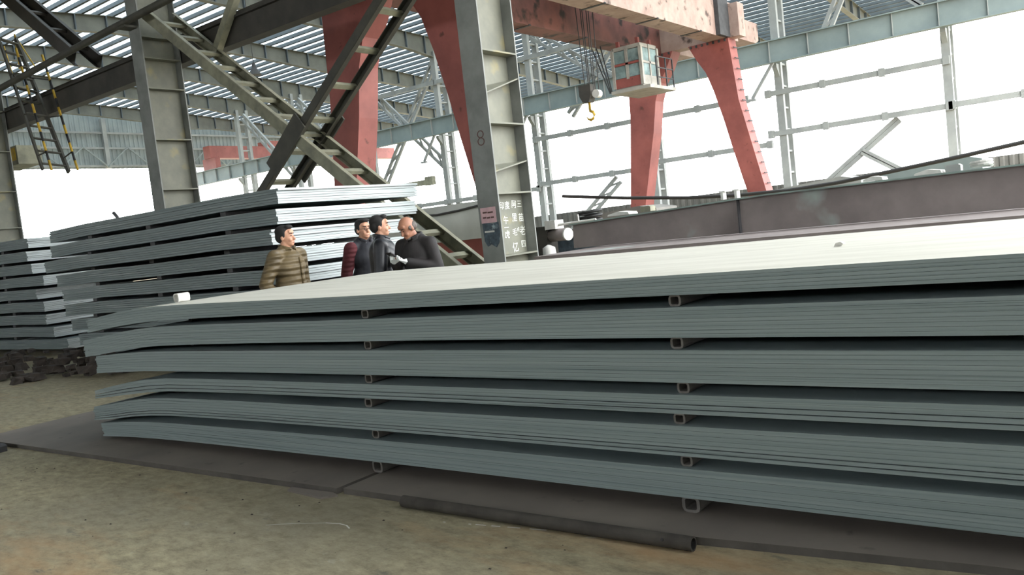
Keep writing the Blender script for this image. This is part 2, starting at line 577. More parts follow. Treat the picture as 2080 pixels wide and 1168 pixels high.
col8 = h_column(-7.74, -7.35, 9.5, 10.35, 12.0, 'grey steel column marked 8 with chalk writing on its web', [1.06, 1.97, 2.99, 4.03, 5.2, 6.4, 8.0], [(2.34, 2.43), (3.47, 3.66)])
h_column(-16.45, -16.04, 9.5, 10.35, 12.0, 'grey steel column behind the tall plate stack, at the ladder brace top', [1.5, 3.05, 4.09, 5.14, 5.76, 6.19, 7.6])
h_column(-25.15, -24.75, 9.5, 10.35, 12.0, 'dark steel column at the left edge of the view', [1.5, 3.0, 4.0, 5.1, 6.2, 7.6])


def text_mesh(body, size, name, m, parent, mw, extrude=0.001, offset=0.0):
    cu = bpy.data.curves.new(name, 'FONT')
    cu.body = body
    cu.size = size
    cu.extrude = extrude
    cu.offset = offset
    cu.align_x = 'CENTER'
    cu.align_y = 'CENTER'
    cu.resolution_u = 3
    tmp = bpy.data.objects.new('tmp_text', cu)
    COL.objects.link(tmp)
    dg = bpy.context.evaluated_depsgraph_get()
    me = bpy.data.meshes.new_from_object(tmp.evaluated_get(dg))
    bpy.data.objects.remove(tmp)
    me.name = name
    me.materials.clear()
    me.materials.append(MATS[m])
    o = bpy.data.objects.new(name, me)
    COL.objects.link(o)
    o.parent = parent
    o.matrix_parent_inverse = Matrix.Identity(4)
    o.matrix_basis = Matrix.Translation(-parent.location) @ mw
    return o


# text plane facing -Y: local x -> world X, local y -> world Z ; facing +X: local x -> world Y, local y -> world Z
FACE_Y = Matrix(((1, 0, 0, 0), (0, 0, -1, 0), (0, 1, 0, 0), (0, 0, 0, 1)))
FACE_X = Matrix(((0, 0, 1, 0), (1, 0, 0, 0), (0, 1, 0, 0), (0, 0, 0, 1)))
text_mesh('8', 0.34, 'painted_number', 'ink_red', col8, Matrix.Translation((-7.54, 9.497, 2.78)) @ FACE_Y, offset=-0.008)
for ch, yy, zz, s in (('三', 10.26, 1.80, .15), ('阿', 10.12, 1.80, .16), ('度', 9.95, 1.79, .16), ('印', 9.82, 1.79, .15),
                      ('苗', 10.27, 1.59, .17), ('里', 10.10, 1.60, .17), ('午', 9.88, 1.57, .16), ('一', 9.88, 1.46, .15),
                      ('老', 10.27, 1.39, .19), ('毛', 10.07, 1.38, .15), ('虎', 9.88, 1.36, .16), ('点', 10.16, 1.42, .10),
                      ('四', 10.26, 1.19, .16), ('亿', 10.05, 1.15, .20)):
    text_mesh(ch, s * 0.8, 'chalk_character', 'chalk', col8, Matrix.Translation((-7.531, yy - 0.02, zz)) @ FACE_X @ Matrix.Rotation(random.uniform(-.12, .12), 4, 'Z'))
cb = col8.location
MB().box(-7.70, -7.42, 9.494, 9.4985, 1.565, 1.79).build('notice', 'notice', col8, off=cb)
for k, (xa, xb, z) in enumerate(((-7.66, -7.58, 1.72), (-7.57, -7.47, 1.715), (-7.665, -7.60, 1.645), (-7.59, -7.53, 1.64), (-7.52, -7.46, 1.64))):
    MB().box(xa, xb, 9.4935, 9.4945, z - 0.012, z + 0.012).build('notice_print', 'ink_red', col8, off=cb)
mb = MB()
mb.prism([(-7.69, 1.56), (-7.68, 1.30), (-7.63, 1.22), (-7.56, 1.25), (-7.47, 1.2), (-7.41, 1.27), (-7.38, 1.42), (-7.39, 1.57), (-7.5, 1.545), (-7.6, 1.575)], 'Y', 9.495, 9.499)
mb.build('torn_paper', 'torn_paper', col8, off=cb)
MB().box(-7.66, -7.48, 9.494, 9.496, 1.425, 1.45).build('paper_strip', 'pale', col8, off=cb)

# ------------------------------------------------------------------ runway beam of the near row
base = (-11.9, 10.1, 5.7)
t = thing('runway_beam', 'dark crane runway girder running along behind the grey columns', 'girder', base)
part(MB().box(-48, 9, 10.38, 10.40, 5.72, 6.18), 'web', 'runway', t, base)
part(MB().box(-48, 9, 10.36, 10.62, 5.70, 5.73), 'flange', 'runway', t, base)
part(MB().box(-48, 9, 10.30, 10.62, 6.17, 6.21), 'flange', 'runway', t, base)
part(MB().box(-48, 9, 10.42, 10.48, 6.21, 6.32), 'rail', 'runway', t, base)


# ------------------------------------------------------------------ ladder-like double braces between the near columns
def lattice_brace(name, label, p0, p1, yf, yr, w_, n, m_mem, m_bat, first=0.05, last=0.95, th=0.09, cat='brace', t0=0.0, t1=1.0):
    """Two parallel members (planes y=yf and y=yr) from p0 to p1 (x, z) tied by battens."""
    a, b = Vector((p0[0], 0, p0[1])), Vector((p1[0], 0, p1[1]))
    base = (min(p0[0], p1[0]) if p0[1] < p1[1] else p1[0], (yf + yr) / 2, min(p0[1], p1[1]))
    t = thing(name, label, cat, base)
    for yy in (yf, yr):
        o = Vector((0, yy, 0))
        mb = MB()
        d = (b - a).normalized()
        nrm = Vector((-d.z, 0, d.x))
        s = 1 if yy == yf else -1
        mb.bar(a + o, b + o, 0.014, w_, side=(0, 1, 0))
        mb.bar(a + o + nrm * (w_ / 2) + Vector((0, s * th / 2, 0)), b + o + nrm * (w_ / 2) + Vector((0, s * th / 2, 0)), th, 0.014, side=(0, 1, 0))
        mb.bar(a + o - nrm * (w_ / 2) + Vector((0, s * th / 2, 0)), b + o - nrm * (w_ / 2) + Vector((0, s * th / 2, 0)), th, 0.014, side=(0, 1, 0))
        part(mb, 'channel', m_mem, t, base)
    for k in range(n):
        q = a.lerp(b, lerp(first, last, k / (n - 1)))
        mb = MB().bar(q + Vector((0, yf, 0.02)), q + Vector((0, yr, 0.02)), 0.10, 0.06, side=(b - a).normalized())
        part(mb, 'batten', m_bat, t, base)
    return t


b1 = lattice_brace('ladder_brace', 'double channel brace with battens descending from left column to column 8', (-15.95, 6.62), (-7.78, 0.45), 9.58, 10.27, 0.2, 15, 'brace', 'brace', 0.045, 0.96)
b2 = lattice_brace('ladder_brace', 'dark double channel brace rising towards column 8 with wide splice plates', (-16.0, 0.42), (-7.78, 6.35), 9.585, 10.265, 0.15, 12, 'brace_dark', 'brace', 0.08, 0.95)
# splice plates at the crossing
for yy, (xa, za), (xb, zb_), wd in ((9.545, (-12.45, 2.98), (-11.5, 3.72), 0.36), (10.30, (-12.6, 2.85), (-11.3, 3.83), 0.3)):
    base = tuple(b2.location)
    part(MB().bar((xa, yy, za), (xb, yy, zb_), 0.03, wd, side=(0, 1, 0)), 'splice_plate', 'brace_dark', b2, base)

# upper braces of the next bay, left
lattice_brace('ladder_brace', 'dark heavy brace crossing the roof in the top left corner', (-24.4, 10.2), (-19.0, 6.35), 9.6, 10.2, 0.3, 6, 'runway', 'runway', 0.1, 0.9)
base = (-22.9, 9.3, 6.28)
t = thing('tie_pipe', 'long dull steel pipe crossing in front of the left column top', 'pipe', base)
part(MB().tube([(-30, 9.3, 6.15), (-22.3, 9.3, 6.30), (-15.3, 9.3, 6.5), (-10, 9.3, 6.62)], 0.075, 10), 'pipe_run', 'brace_dark', t, base, True)
part(MB().box(-16.4, -16.1, 9.22, 9.5, 6.36, 6.4), 'bracket', 'brace_dark', t, base)
base = (-14.6, 10.2, 5.9)
t = thing('knee_brace', 'olive knee strut from the ladder brace up to the dark runway', 'brace', base)
part(MB().bar((-14.7, 10.25, 5.55), (-13.55, 10.25, 6.75), 0.14, 0.16), 'strut', 'brace', t, base)
part(MB().box(-13.7, -13.4, 10.2, 10.3, 6.55, 6.75), 'end_plate', 'brace', t, base)

# ------------------------------------------------------------------ near stack of plate bundles
YN0, YN1 = 3.42, 5.93
XK = [-7.27, -6.7, -6.12, -3.86, -1.75, -0.35, 4.6]
PACK = [  # z top / z bottom at the control points, number of plates, left end
    ([1.07, 1.13, 1.16, 1.15, 1.158, 1.16, 1.16], [0.965, 1.015, 1.045, 1.06, 1.065, 1.065, 1.065], 6, -7.25),
    ([0.90, 0.965, 1.00, 1.004, 1.01, 1.01, 1.01], [0.755, 0.815, 0.85, 0.868, 0.87, 0.865, 0.87], 8, -7.36),
    ([0.755, 0.79, 0.805, 0.812, 0.812, 0.81, 0.81], [0.61, 0.635, 0.648, 0.66, 0.66, 0.66, 0.66], 8, -7.19),
    ([0.46, 0.545, 0.592, 0.602, 0.604, 0.607, 0.607], [0.385, 0.44, 0.485, 0.508, 0.51, 0.51, 0.51], 4, -7.30),
    ([0.315, 0.395, 0.435, 0.45, 0.457, 0.458, 0.458], [0.19, 0.255, 0.29, 0.31, 0.31, 0.305, 0.305], 7, -7.36),
    ([0.175, 0.215, 0.235, 0.255, 0.256, 0.257, 0.257], [0.06, 0.085, 0.098, 0.115, 0.115, 0.115, 0.115], 8, -7.25),
]
ORD = ['topmost', 'second from top', 'third from top', 'fourth from top', 'fifth from top', 'lowest']
for k, (zt, zb_, n, xl) in enumerate(PACK):
    base = (-1.4, (YN0 + YN1) / 2, 0.115)
    lab = ('%s bundle of blue-grey steel plates in the front stack' % ORD[k]) if k else 'topmost bundle of steel plates in the front stack, pale dusty top'
    t = thing('plate_bundle', lab, 'steel plates', base, group='bundles of the front plate stack')
    for j in range(n):
        mb = MB()
        f0, f1 = j / n, (j + 1) / n
        jx, jy = random.uniform(0, 0.035), random.uniform(-0.0018, 0.0018)
        xs = [xl + jx, -7.0, -6.7, -6.4, -6.1, -5.6, -5.0, -4.3, -3.8, -3.2, -2.5, -1.75, -0.9, 0, 4.6 - jx]
        gap = 0.0009 if not (k in (3, 4) and j >= n - 3) else 0.005
        vs, fs, mi = [], [], []
        for x in xs:
            a, b = interp(XK, zt, x), interp(XK, zb_, x)
            z1, z0 = lerp(a, b, f0), lerp(a, b, f1) + gap
            vs += [(x, YN0 + jy, z0), (x, YN1 + jy, z0), (x, YN1 + jy, z1), (x, YN0 + jy, z1)]
        m_ = len(xs)
        for i in range(m_ - 1):
            q = 4 * i
            mb.mi += []
            for a_, b_ in ((0, 1), (1, 2), (2, 3), (3, 0)):
                fs.append((q + a_, q + b_, q + 4 + b_, q + 4 + a_))
                mi.append(1 if (a_ == 2 and j == 0 and k == 0) else 0)
        fs += [(0, 3, 2, 1), (4 * m_ - 4, 4 * m_ - 3, 4 * m_ - 2, 4 * m_ - 1)]
        mi += [0, 0]
        mb.v, mb.f, mb.mi = vs, fs, mi
        part(mb, 'steel_plate', ['plate', 'plate_dust'], t, base)


def square_tube(name, cx, z0, z1, y0, y1, label, group, wd=None, m='tube'):
    h = z1 - z0
    wd = wd or h * 1.15
    zc = (z0 + z1) / 2
    def ring(a, b, r):
        pts = []
        for sx, sz, st in ((1, 1, 0), (-1, 1, 90), (-1, -1, 180), (1, -1, 270)):
            for q in (0, 45, 90):
                pts.append((cx + sx * (a - r) + r * math.cos(R(st + q)), zc + sz * (b - r) + r * math.sin(R(st + q))))
        return pts
    o_, i_ = ring(wd / 2, h / 2, h * 0.3), ring(wd / 2 - h * 0.2, h / 2 - h * 0.17, h * 0.12)
    n = len(o_)
    vs = [(p[0], y0, p[1]) for p in o_] + [(p[0], y1, p[1]) for p in o_] + [(p[0], y0, p[1]) for p in i_] + [(p[0], y1, p[1]) for p in i_]
    fs = []
    for k in range(n):
        k2 = (k + 1) % n
        fs += [(k, k2, n + k2, n + k), (2 * n + k, 3 * n + k, 3 * n + k2, 2 * n + k2), (k, 2 * n + k, 2 * n + k2, k2), (n + k, n + k2, 3 * n + k2, 3 * n + k)]
    o = MB().add(vs, fs).build(name, m, off=(cx, (y0 + y1) / 2, z0))
    return tag(o, label, 'spacer tube', group)


COLS = (((-6.06, -6.08, -6.1, -6.15, -6.2, -6.25), 'left'), ((-3.79, -3.80, -3.83, -3.86, -3.83, -3.85), 'middle'), ((-1.72, -1.73, -1.72, -1.755, -1.74, -1.74), 'right'))
GAPN = ['between top and second front bundles', 'between second and third front bundles', 'between third and fourth front bundles', 'between fourth and fifth front bundles', 'between fifth and lowest front bundles', 'under the lowest front bundle']
for xs, side in COLS:
    for k in range(6):
        zt_ = interp(XK, PACK[k][1], xs[k]) - 0.001
        zl = interp(XK, PACK[k + 1][0], xs[k]) + 0.001 if k < 5 else 0.036
        square_tube('spacer_tube', xs[k], zl, zt_, YN0 + (0.03 if side != 'left' else 0.25), YN1 - 0.05,
                    'grey square tube %s, %s of the three' % (GAPN[k], side), 'spacer tubes of the front stack')
square_tube('tube_offcut', -6.1, 1.165, 1.235, 3.60, 3.70, 'short pale square tube lying on the left end of the front stack top', None, 0.075, 'pale')
o = MB().prism([(-1.315, 1.162), (-1.275, 1.162), (-1.265, 1.172), (-1.28, 1.184), (-1.305, 1.178)], 'Y', 4.56, 4.60).build('stone_chip', 'pale', off=(-1.3, 4.58, 1.16))
tag(o, 'small pale stone chip lying on the dusty stack top', 'stone')

# ------------------------------------------------------------------ base plates, pipe and floor bits
o = MB().prism([(-8.9, 3.03), (-3.875, 3.135), (-3.875, 5.75), (-8.9, 5.75)], 'Z', 0.0, 0.035).edges_dark().build('base_plate', ['base_plate', 'plate_edge'], off=(-6.4, 4.8, 0))
tag(o, 'dusty steel ground plate under the left end of the front stack', 'steel plate')
o = MB().prism([(-3.835, 3.15), (-1.6, 3.19), (-0.5, 3.31), (4.8, 3.4), (4.8, 5.75), (-3.835, 5.75)], 'Z', 0.0, 0.035).edges_dark().build('base_plate', ['base_plate', 'plate_edge'], off=(0.5, 4.8, 0))
tag(o, 'dusty steel ground plate right of the seam under the front stack', 'steel plate')
o = MB().prism([(-4.25, 3.06), (-3.9, 3.03), (-3.83, 3.1), (-3.9, 3.125), (-4.27, 3.11)], 'Z', 0.0, 0.012).build('scrap_plate', 'base_plate', off=(-4.05, 3.1, 0))
tag(o, 'thin steel offcut at the front end of the ground plate seam', 'steel plate')
p0, p1 = Vector((-3.29, 3.105, 0.033)), Vector((-1.58, 3.12, 0.033))
base = tuple(p0)
t = thing('steel_pipe', 'dark rusty pipe lying on the floor before the stack', 'pipe', base)
d = (p1 - p0).normalized()
part(MB().tube([p0 + d * 0.0, p0 + d * 0.3, p0 + d * 0.9, p1], [0.033, 0.031, 0.032, 0.032], 14, cap=False), 'pipe_wall', 'pipe', t, base, True)
part(MB().tube([p0 + d * 0.002, p1 - d * 0.002], 0.025, 14, cap=False), 'pipe_bore', 'black', t, base, True)
for q in (p0, p1):
    vs, fs = [], []
    a = d.cross(Vector((0, 0, 1))).normalized()
    b = d.cross(a)
    for k in range(14):
        u_ = a * math.cos(k * 2 * math.pi / 14) + b * math.sin(k * 2 * math.pi / 14)
        vs += [q + u_ * 0.025, q + u_ * 0.0325]
    fs = [(2 * k, 2 * k + 1, (2 * k + 3) % 28, (2 * k + 2) % 28) for k in range(14)]
    part(MB().add(vs, fs), 'pipe_rim', 'pipe', t, base)
part(MB().tube([p1 - d * 0.13 + Vector((0, -0.030, 0.012)), p1 - d * 0.13 + Vector((0, -0.034, 0.014))], 0.007, 8), 'pipe_hole', 'black', t, base)
o = MB().prism([(-8.35, 0.0), (-8.05, 0.0), (-8.04, 0.05), (-8.08, 0.065), (-8.33, 0.06)], 'Y', 2.86, 2.96).build('timber_block', 'rust_dark', off=(-8.2, 2.91, 0))
tag(o, 'dark timber block by the ground plate edge at the left', 'block')
floor_line([(-3.86, 2.61), (-3.71, 2.69), (-3.54, 2.76)], .004)
floor_line([(-3.54, 2.76), (-3.45, 2.78), (-3.39, 2.775), (-3.34, 2.75)], .008)
for xa, xb in ((-2.91, -2.895), (-2.76, -2.745), (-2.72, -2.66), (-2.63, -2.58), (-2.54, -2.47), (-2.42, -2.33)):
    floor_line([(xa, 3.0 + (xa + 2.91) * .165), (xb, 3.0 + (xb + 2.91) * .165)], .008)
# crumbs scattered on the floor
mb = MB()
for k in range(150):
    x, yy = random.uniform(-8, 0.5), random.uniform(1.3, 3.0)
    s = random.uniform(0.002, 0.009)
    mb.add([(x - s, yy - s * .6, 0.001), (x + s, yy - s * .4, 0.001), (x + s * .6, yy + s * .7, 0.001), (x - s * .7, yy + s * .6, 0.001), (x, yy, s * 0.8)],
           [(0, 1, 4), (1, 2, 4), (2, 3, 4), (3, 0, 4)])
tag(mb.build('floor_crumbs', 'rubble'), 'dark crumbs of dirt scattered on the concrete floor', 'debris', kind='stuff')

# ------------------------------------------------------------------ tall back stacks (B beside the men, C at the far left)
def back_stack(xl, xr, y0, y1, nlay, ztop, name_lab, jit, seed, nplates=6):
    rnd = random.Random(seed)
    pitch = (ztop - 0.06) / nlay
    sp_h = 0.058
    place = ['topmost', 'second', 'third', 'fourth', 'fifth', 'sixth', 'seventh', 'eighth', 'lowest']
    for k in range(nlay):
        z1 = ztop - k * pitch
        z0 = z1 - pitch + sp_h
        dxl, dxr, dy = jit[k]
        a, b = xl + dxl, xr + dxr
        base = ((a + b) / 2, (y0 + y1) / 2 + dy, z0)
        t = thing('plate_bundle', '%s bundle of steel plates%s in %s' % (place[k], '' if k in (0, nlay - 1) else ' from the top', name_lab), 'steel plates', base, group='bundles of ' + name_lab)
        n = nplates
        ph = (z1 - z0) / n
        for j in range(n):
            q = rnd.uniform(-0.02, 0.02)
            qy = rnd.uniform(-0.008, 0.008)
            za = z0 + j * ph
            mb = MB()
            xs = [a + q, a + 1.2, (a + b) / 2, b - 1.2, b + q]
            vs, fs = [], []
            for i, x in enumerate(xs):
                dz = -0.02 if i in (0, 4) and k not in (nlay - 1,) else (-0.006 if i == 2 else 0)
                dz *= (0.9 if i == 4 else 1.0)
                vs += [(x, y0 + dy + qy, za + dz), (x, y1 + dy + qy, za + dz), (x, y1 + dy + qy, za + ph - 0.003 + dz), (x, y0 + dy + qy, za + ph - 0.003 + dz)]
            for i in range(4):
                for u_, v_ in ((0, 1), (1, 2), (2, 3), (3, 0)):
                    fs.append((4 * i + u_, 4 * i + v_, 4 * i + 4 + v_, 4 * i + 4 + u_))
            fs += [(0, 3, 2, 1), (16, 17, 18, 19)]
            mb.add(vs, fs)
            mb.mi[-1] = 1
            part(mb, 'steel_plate', ['plate_back', 'plate_end_lit'], t, base)
        for f, sd in ((0.2, 'left'), (0.5, 'middle'), (0.8, 'right')):
            x = lerp(xl, xr, f) + rnd.uniform(-0.12, 0.12)
            o = MB().box(x - 0.06, x + 0.06, y0 + 0.02, y1 - 0.02, z0 - sp_h + 0.001, z0 - 0.008).build('spacer_block', 'rust_dark', off=(x, (y0 + y1) / 2, z0 - sp_h))
            tag(o, '%s dark spacer under the %s bundle of %s' % (sd, place[k], name_lab), 'spacer', 'spacers of ' + name_lab)


jb = [(0, .02, 0), (0, -.02, -.02), (0.02, .0, -.16), (0, -.05, 0), (0.1, -.03, .02), (0.15, .0, 0), (0.3, .05, .0), (.45, .0, .02), (.6, .02, 0)]
back_stack(-14.35, -8.32, 6.4, 8.85, 9, 2.27, 'the tall stack behind the men', jb, 3)
jc = [(0, 0.05, 0), (0, -.05, 0), (0, 0.05, 0), (0, .5, 0), (0, .1, 0), (0, .35, 0), (0, .35, 0), (0, .6, 0), (0, 1.1, 0)]
back_stack(-23.4, -17.4, 7.3, 9.3, 9, 2.34, 'the left-edge stack', jc, 5)

o = MB().tube([(-14.2, 7.5, 2.265), (-14.2, 7.5, 2.42), (-14.3, 7.5, 2.5)], [.035, .03, .03], 8).build('bent_post', 'rust_dark', off=(-14.2, 7.5, 2.265))
tag(o, 'short bent post standing on the left end of the tall stack', 'post')
# dark rusty scraps under the far stacks
mb = MB()
rnd = random.Random(11)
for k in range(260):
    x, yy = rnd.uniform(-19.5, -11.5), rnd.uniform(5.1, 6.5)
    if x > -13 and yy < 5.6: continue
    s = rnd.uniform(0.03, 0.12)
    z = rnd.uniform(0, 0.16) * max(0.1, (yy - 5.0))
    c = Vector((x, yy, z + s * .5))
    vs = []
    for i in (-1, 1):
        for j in (-1, 1):
            for l in (-1, 1):
                vs.append(c + Vector((i * s * rnd.uniform(.5, 1.2), j * s * rnd.uniform(.4, 1), l * s * rnd.uniform(.3, .6))))
    mb.add(vs, [(0, 1, 3, 2), (4, 6, 7, 5), (0, 4, 5, 1), (2, 3, 7, 6), (0, 2, 6, 4), (1, 5, 7, 3)])
tag(mb.build('scrap_heap', 'rubble'), 'dark rusty scrap lying along the foot of the far stacks', 'scrap', kind='stuff')

# ------------------------------------------------------------------ gantry crane
CXm = -12.55
base = (CXm, 20.5, 0)
crane = thing('gantry_crane', 'red gantry crane with splayed legs, faded girders and hanging cab', 'crane', base)


def crane_part(mb, name, m, parent=None, smooth=False):
    return part(mb, name, m, parent or crane, base, smooth) if parent is None else mb.build(name, m, parent, smooth, off=base)


out_r = [(-9.93, 1.25), (-9.95, 1.7), (-10.62, 4.9), (-10.8, 7.0)]
in_r = [(-12.25, 7.0), (-11.97, 6.45), (-11.69, 6.0), (-11.46, 5.3), (-11.2, 4.3), (-11.0, 3.4), (-10.7, 2.15), (-10.58, 1.7), (-10.56, 1.25)]
out_l = [(-15.14, 1.25), (-15.12, 1.7), (-14.76, 4.9), (-14.68, 7.0)]
in_l = [(-12.85, 7.0), (-13.13, 6.45), (-13.45, 6.0), (-13.68, 5.4), (-13.88, 4.3), (-14.1, 3.4), (-14.4, 2.15), (-14.5, 1.7), (-14.52, 1.25)]
for yl, dep in ((13.2, 0.58), (27.5, 0.65)):
    for o_, i_ in ((out_r, in_r), (out_l, in_l)):
        leg = crane_part(MB().prism(o_ + i_, 'Y', yl, yl + dep), 'leg', 'crane_red')
        # bolted collar at the head
        xs = (o_[-1][0], i_[0][0])
        for k in range(7):
            x = lerp(xs[0], xs[1], (k + .5) / 7)
            crane_part(MB().box(x - .03, x + .03, yl - 0.05, yl, 6.9, 6.98), 'bolt', 'rust_dark', leg)
    # rungs on the outer face of the right leg
    leg = None
    for k in range(14):
        z = 2.0 + k * 0.36
        x = lerp(-9.95, -10.62, (z - 1.7) / 3.2) if z < 4.9 else lerp(-10.62, -10.8, (z - 4.9) / 2.1)
        crane_part(MB().bar((x + 0.07, yl + 0.15, z), (x + 0.07, yl + dep - 0.15, z), 0.03, 0.03, side=(0, 0, 1)), 'ladder_rung', 'rust_dark')
    # head tie beam and end carriage
    crane_part(MB().box(-14.9, -10.4, yl + 0.05, yl + dep - 0.05, 7.0, 8.1), 'head_beam', 'crane_faded')
    zc = 2.08 if yl < 20 else 1.3
    crane_part(MB().box(-15.2, -9.92, yl - 0.05, yl + dep + 0.05, zc - .76, zc), 'end_carriage', 'crane_white' if yl < 20 else 'rust_dark')
    crane_part(MB().box(-15.15, -9.96, yl - 0.02, yl + dep + 0.02, 0.45, zc - .76), 'carriage_skirt', 'crane_red')
    for x in (-15.0, -14.2, -10.9, -10.1):
        crane_part(MB().tube([(x, yl + .3, 0.3), (x, yl + .5, 0.3)], 0.3, 20), 'wheel', 'rust_dark')
for xa, xb in ((-11.55, -10.87), (-14.0, -13.3)):
    crane_part(MB().box(xa, xb, 11.2, 28.6, 7.0, 8.25), 'girder', 'crane_faded' if xa > -12 else 'crane_stained')
    crane_part(MB().prism([(28.6, 7.12), (30.3, 7.12), (30.6, 7.25), (30.6, 7.85), (28.6, 7.85)], 'X', xa, xb), 'girder_nose', 'crane_faded')
    for yy in (16.5, 19.5, 22.5, 25.5):
        crane_part(MB().box(xa - .02, xb + .02, yy - .05, yy + .05, 6.985, 7.02), 'splice_strip', 'rust_dark')
    crane_part(MB().box((xa + xb) / 2 - .05, (xa + xb) / 2 + .05, 11.4, 30.2, 8.25, 8.36), 'trolley_rail', 'rust_dark')
crane_part(MB().box(-10.87, -10.72, 26.7, 27.55, 7.0, 8.25), 'connection_box', 'rust_dark')
crane_part(MB().box(-13.3, -13.25, 12, 28, 7.02, 7.5), 'girder_web_stain', 'crane_red') if False else None
# trolley with ropes and hook
tr = crane_part(MB().box(-14.0, -10.9, 20.4, 22.3, 8.4, 9.1), 'trolley', 'crane_red')
for k, (dx, dy) in enumerate(((-.28, 0), (-.16, .08), (-.05, 0), (.06, .06), (.17, 0), (.3, .05))):
    crane_part(MB().tube([(-12.6 + dx, 21.3 + dy, 8.5), (-12.6 + dx * .75, 21.3 + dy * .7, 5.3 if k < 3 else 5.15)], 0.014, 6), 'wire_rope', 'cable')
hb = crane_part(MB().prism([(-12.95, 5.35), (-12.55, 5.35), (-12.55, 5.05), (-12.65, 4.85), (-12.85, 4.85), (-12.95, 5.05)], 'Y', 21.15, 21.45), 'hook_block', 'runway')
crane_part(MB().tube([(-12.42, 21.2, 5.05), (-12.42, 21.4, 5.05)], 0.12, 16), 'sheave', 'pale', hb)
pts = [(-12.72, 21.3, 4.85), (-12.72, 21.3, 4.6)] + [(-12.72 + .13 * math.sin(a), 21.3, 4.47 + .13 * math.cos(a)) for a in [R(q) for q in (0, 45, 90, 135, 180, 225, 260)]]
crane_part(MB().tube(pts, [.04, .04] + [.045] * 5 + [.03, .015], 8), 'hook', 'yellow', hb, True)
# cab
cx0, cx1, cy0, cy1, cz0, cz1 = -13.3, -12.3, 24.0, 25.1, 5.5, 6.8
cab = crane_part(MB().box(cx0, cx1, cy0, cy1, cz1 - .12, cz1), 'cab', 'cab_paint')
def cab_part(mb, name, m):
    return crane_part(mb, name, m, cab)
for x, yy in ((cx0, cy0), (cx1, cy0), (cx0, cy1), (cx1, cy1)):
    cab_part(MB().box(x - .05, x + .05, yy - .05, yy + .05, cz0, cz1 - .1), 'cab_post', 'cab_paint')
cab_part(MB().box(cx0, cx1, cy0, cy1, cz0 - .06, cz0), 'cab_floor', 'cab_paint')
xm = (cx0 + cx1) / 2
cab_part(MB().box(xm - .05, xm + .05, cy0 - .03, cy0 + .03, cz0 + .25, cz1 - .1), 'mullion', 'cab_paint')
cab_part(MB().box(cx0, cx1, cy0 - .03, cy0 + .03, 6.2, 6.27), 'transom', 'crane_red')
cab_part(MB().box(cx1 - .03, cx1 + .03, cy0, cy1, 6.18, 6.25), 'transom', 'cab_paint')
cab_part(MB().box(cx1 - .03, cx1 + .03, cy0 + .52, cy0 + .6, cz0, cz1), 'mullion', 'cab_paint')
cab_part(MB().box(cx0, cx1, cy0 - .025, cy0 + .025, cz0, cz0 + .3), 'kick_panel', 'crane_red')
cab_part(MB().box(cx1 - .025, cx1 + .025, cy0, cy1, cz0, cz0 + .3), 'kick_panel', 'cab_paint')
cab_part(MB().box(cx0 - .025, cx0 + .025, cy0, cy1, cz0, cz1), 'side_panel', 'cab_paint')
cab_part(MB().box(cx0, cx1, cy1 - .025, cy1 + .025, cz0, cz1), 'rear_panel', 'cab_paint')
for xa, xb in ((cx0 + .06, xm - .06), (xm + .06, cx1 - .06)):
    for za, zb_ in ((cz0 + .31, 6.19), (6.28, cz1 - .14)):
        cab_part(MB().box(xa, xb, cy0 - .008, cy0 + .008, za, zb_), 'pane', 'glass')
for za, zb_ in ((cz0 + .31, 6.17), (6.26, cz1 - .14)):
    cab_part(MB().box(cx1 - .008, cx1 + .008, cy0 + .06, cy0 + .5, za, zb_), 'pane', 'glass')
    cab_part(MB().box(cx1 - .008, cx1 + .008, cy0 + .62, cy1 - .06, za, zb_), 'pane', 'glass')
cab_part(MB().box(cx0 - .1, cx1 + .3, cy0 - .12, cy1 + .6, cz0 - .16, cz0 - .06), 'platform', 'cab_paint')
for yy in (cy0 + .5, cy1 + .05, cy1 + .55):
    cab_part(MB().box(cx1 + .24, cx1 + .28, yy - .02, yy + .02, cz0 - .07, cz0 + .85), 'railing_post', 'rust_dark')
for z in (cz0 + .2, cz0 + .5, cz0 + .85):
    cab_part(MB().box(cx1 + .245, cx1 + .275, cy0 + .5, cy1 + .57, z, z + .03), 'railing_bar', 'rust_dark')
cab_part(MB().box(cx0 + .2, cx1 - .2, cy0 + .4, cy0 + .8, cz0, cz0 + .75), 'operator_seat', 'black')
for k in range(3):
    cab_part(MB().bar((cx0 - .08 - .04 * k, cy0 - .1, cz0 - .1), (cx0 - .35 - .16 * k, cy0 - .1, cz1 + .15), .03, .03), 'ladder_rail', 'rust_dark')
for x in (cx0 + .15, cx1 - .15):
    for yy in (cy0 + .15, cy1 - .15):
        cab_part(MB().box(x - .05, x + .05, yy - .05, yy + .05, cz1, 7.0), 'hanger', 'crane_red')
# cable draped along the near end carriage
o = MB().tube([(-13.4, 13.08, 1.86), (-12.6, 13.08, 2.0), (-12.2, 13.08, 1.93), (-11.8, 13.08, 1.9), (-11.2, 13.08, 1.93), (-10.4, 13.08, 2.0), (-9.8, 13.08, 1.98)], 0.025, 8).build('supply_cable', 'cable', crane, True, off=base)

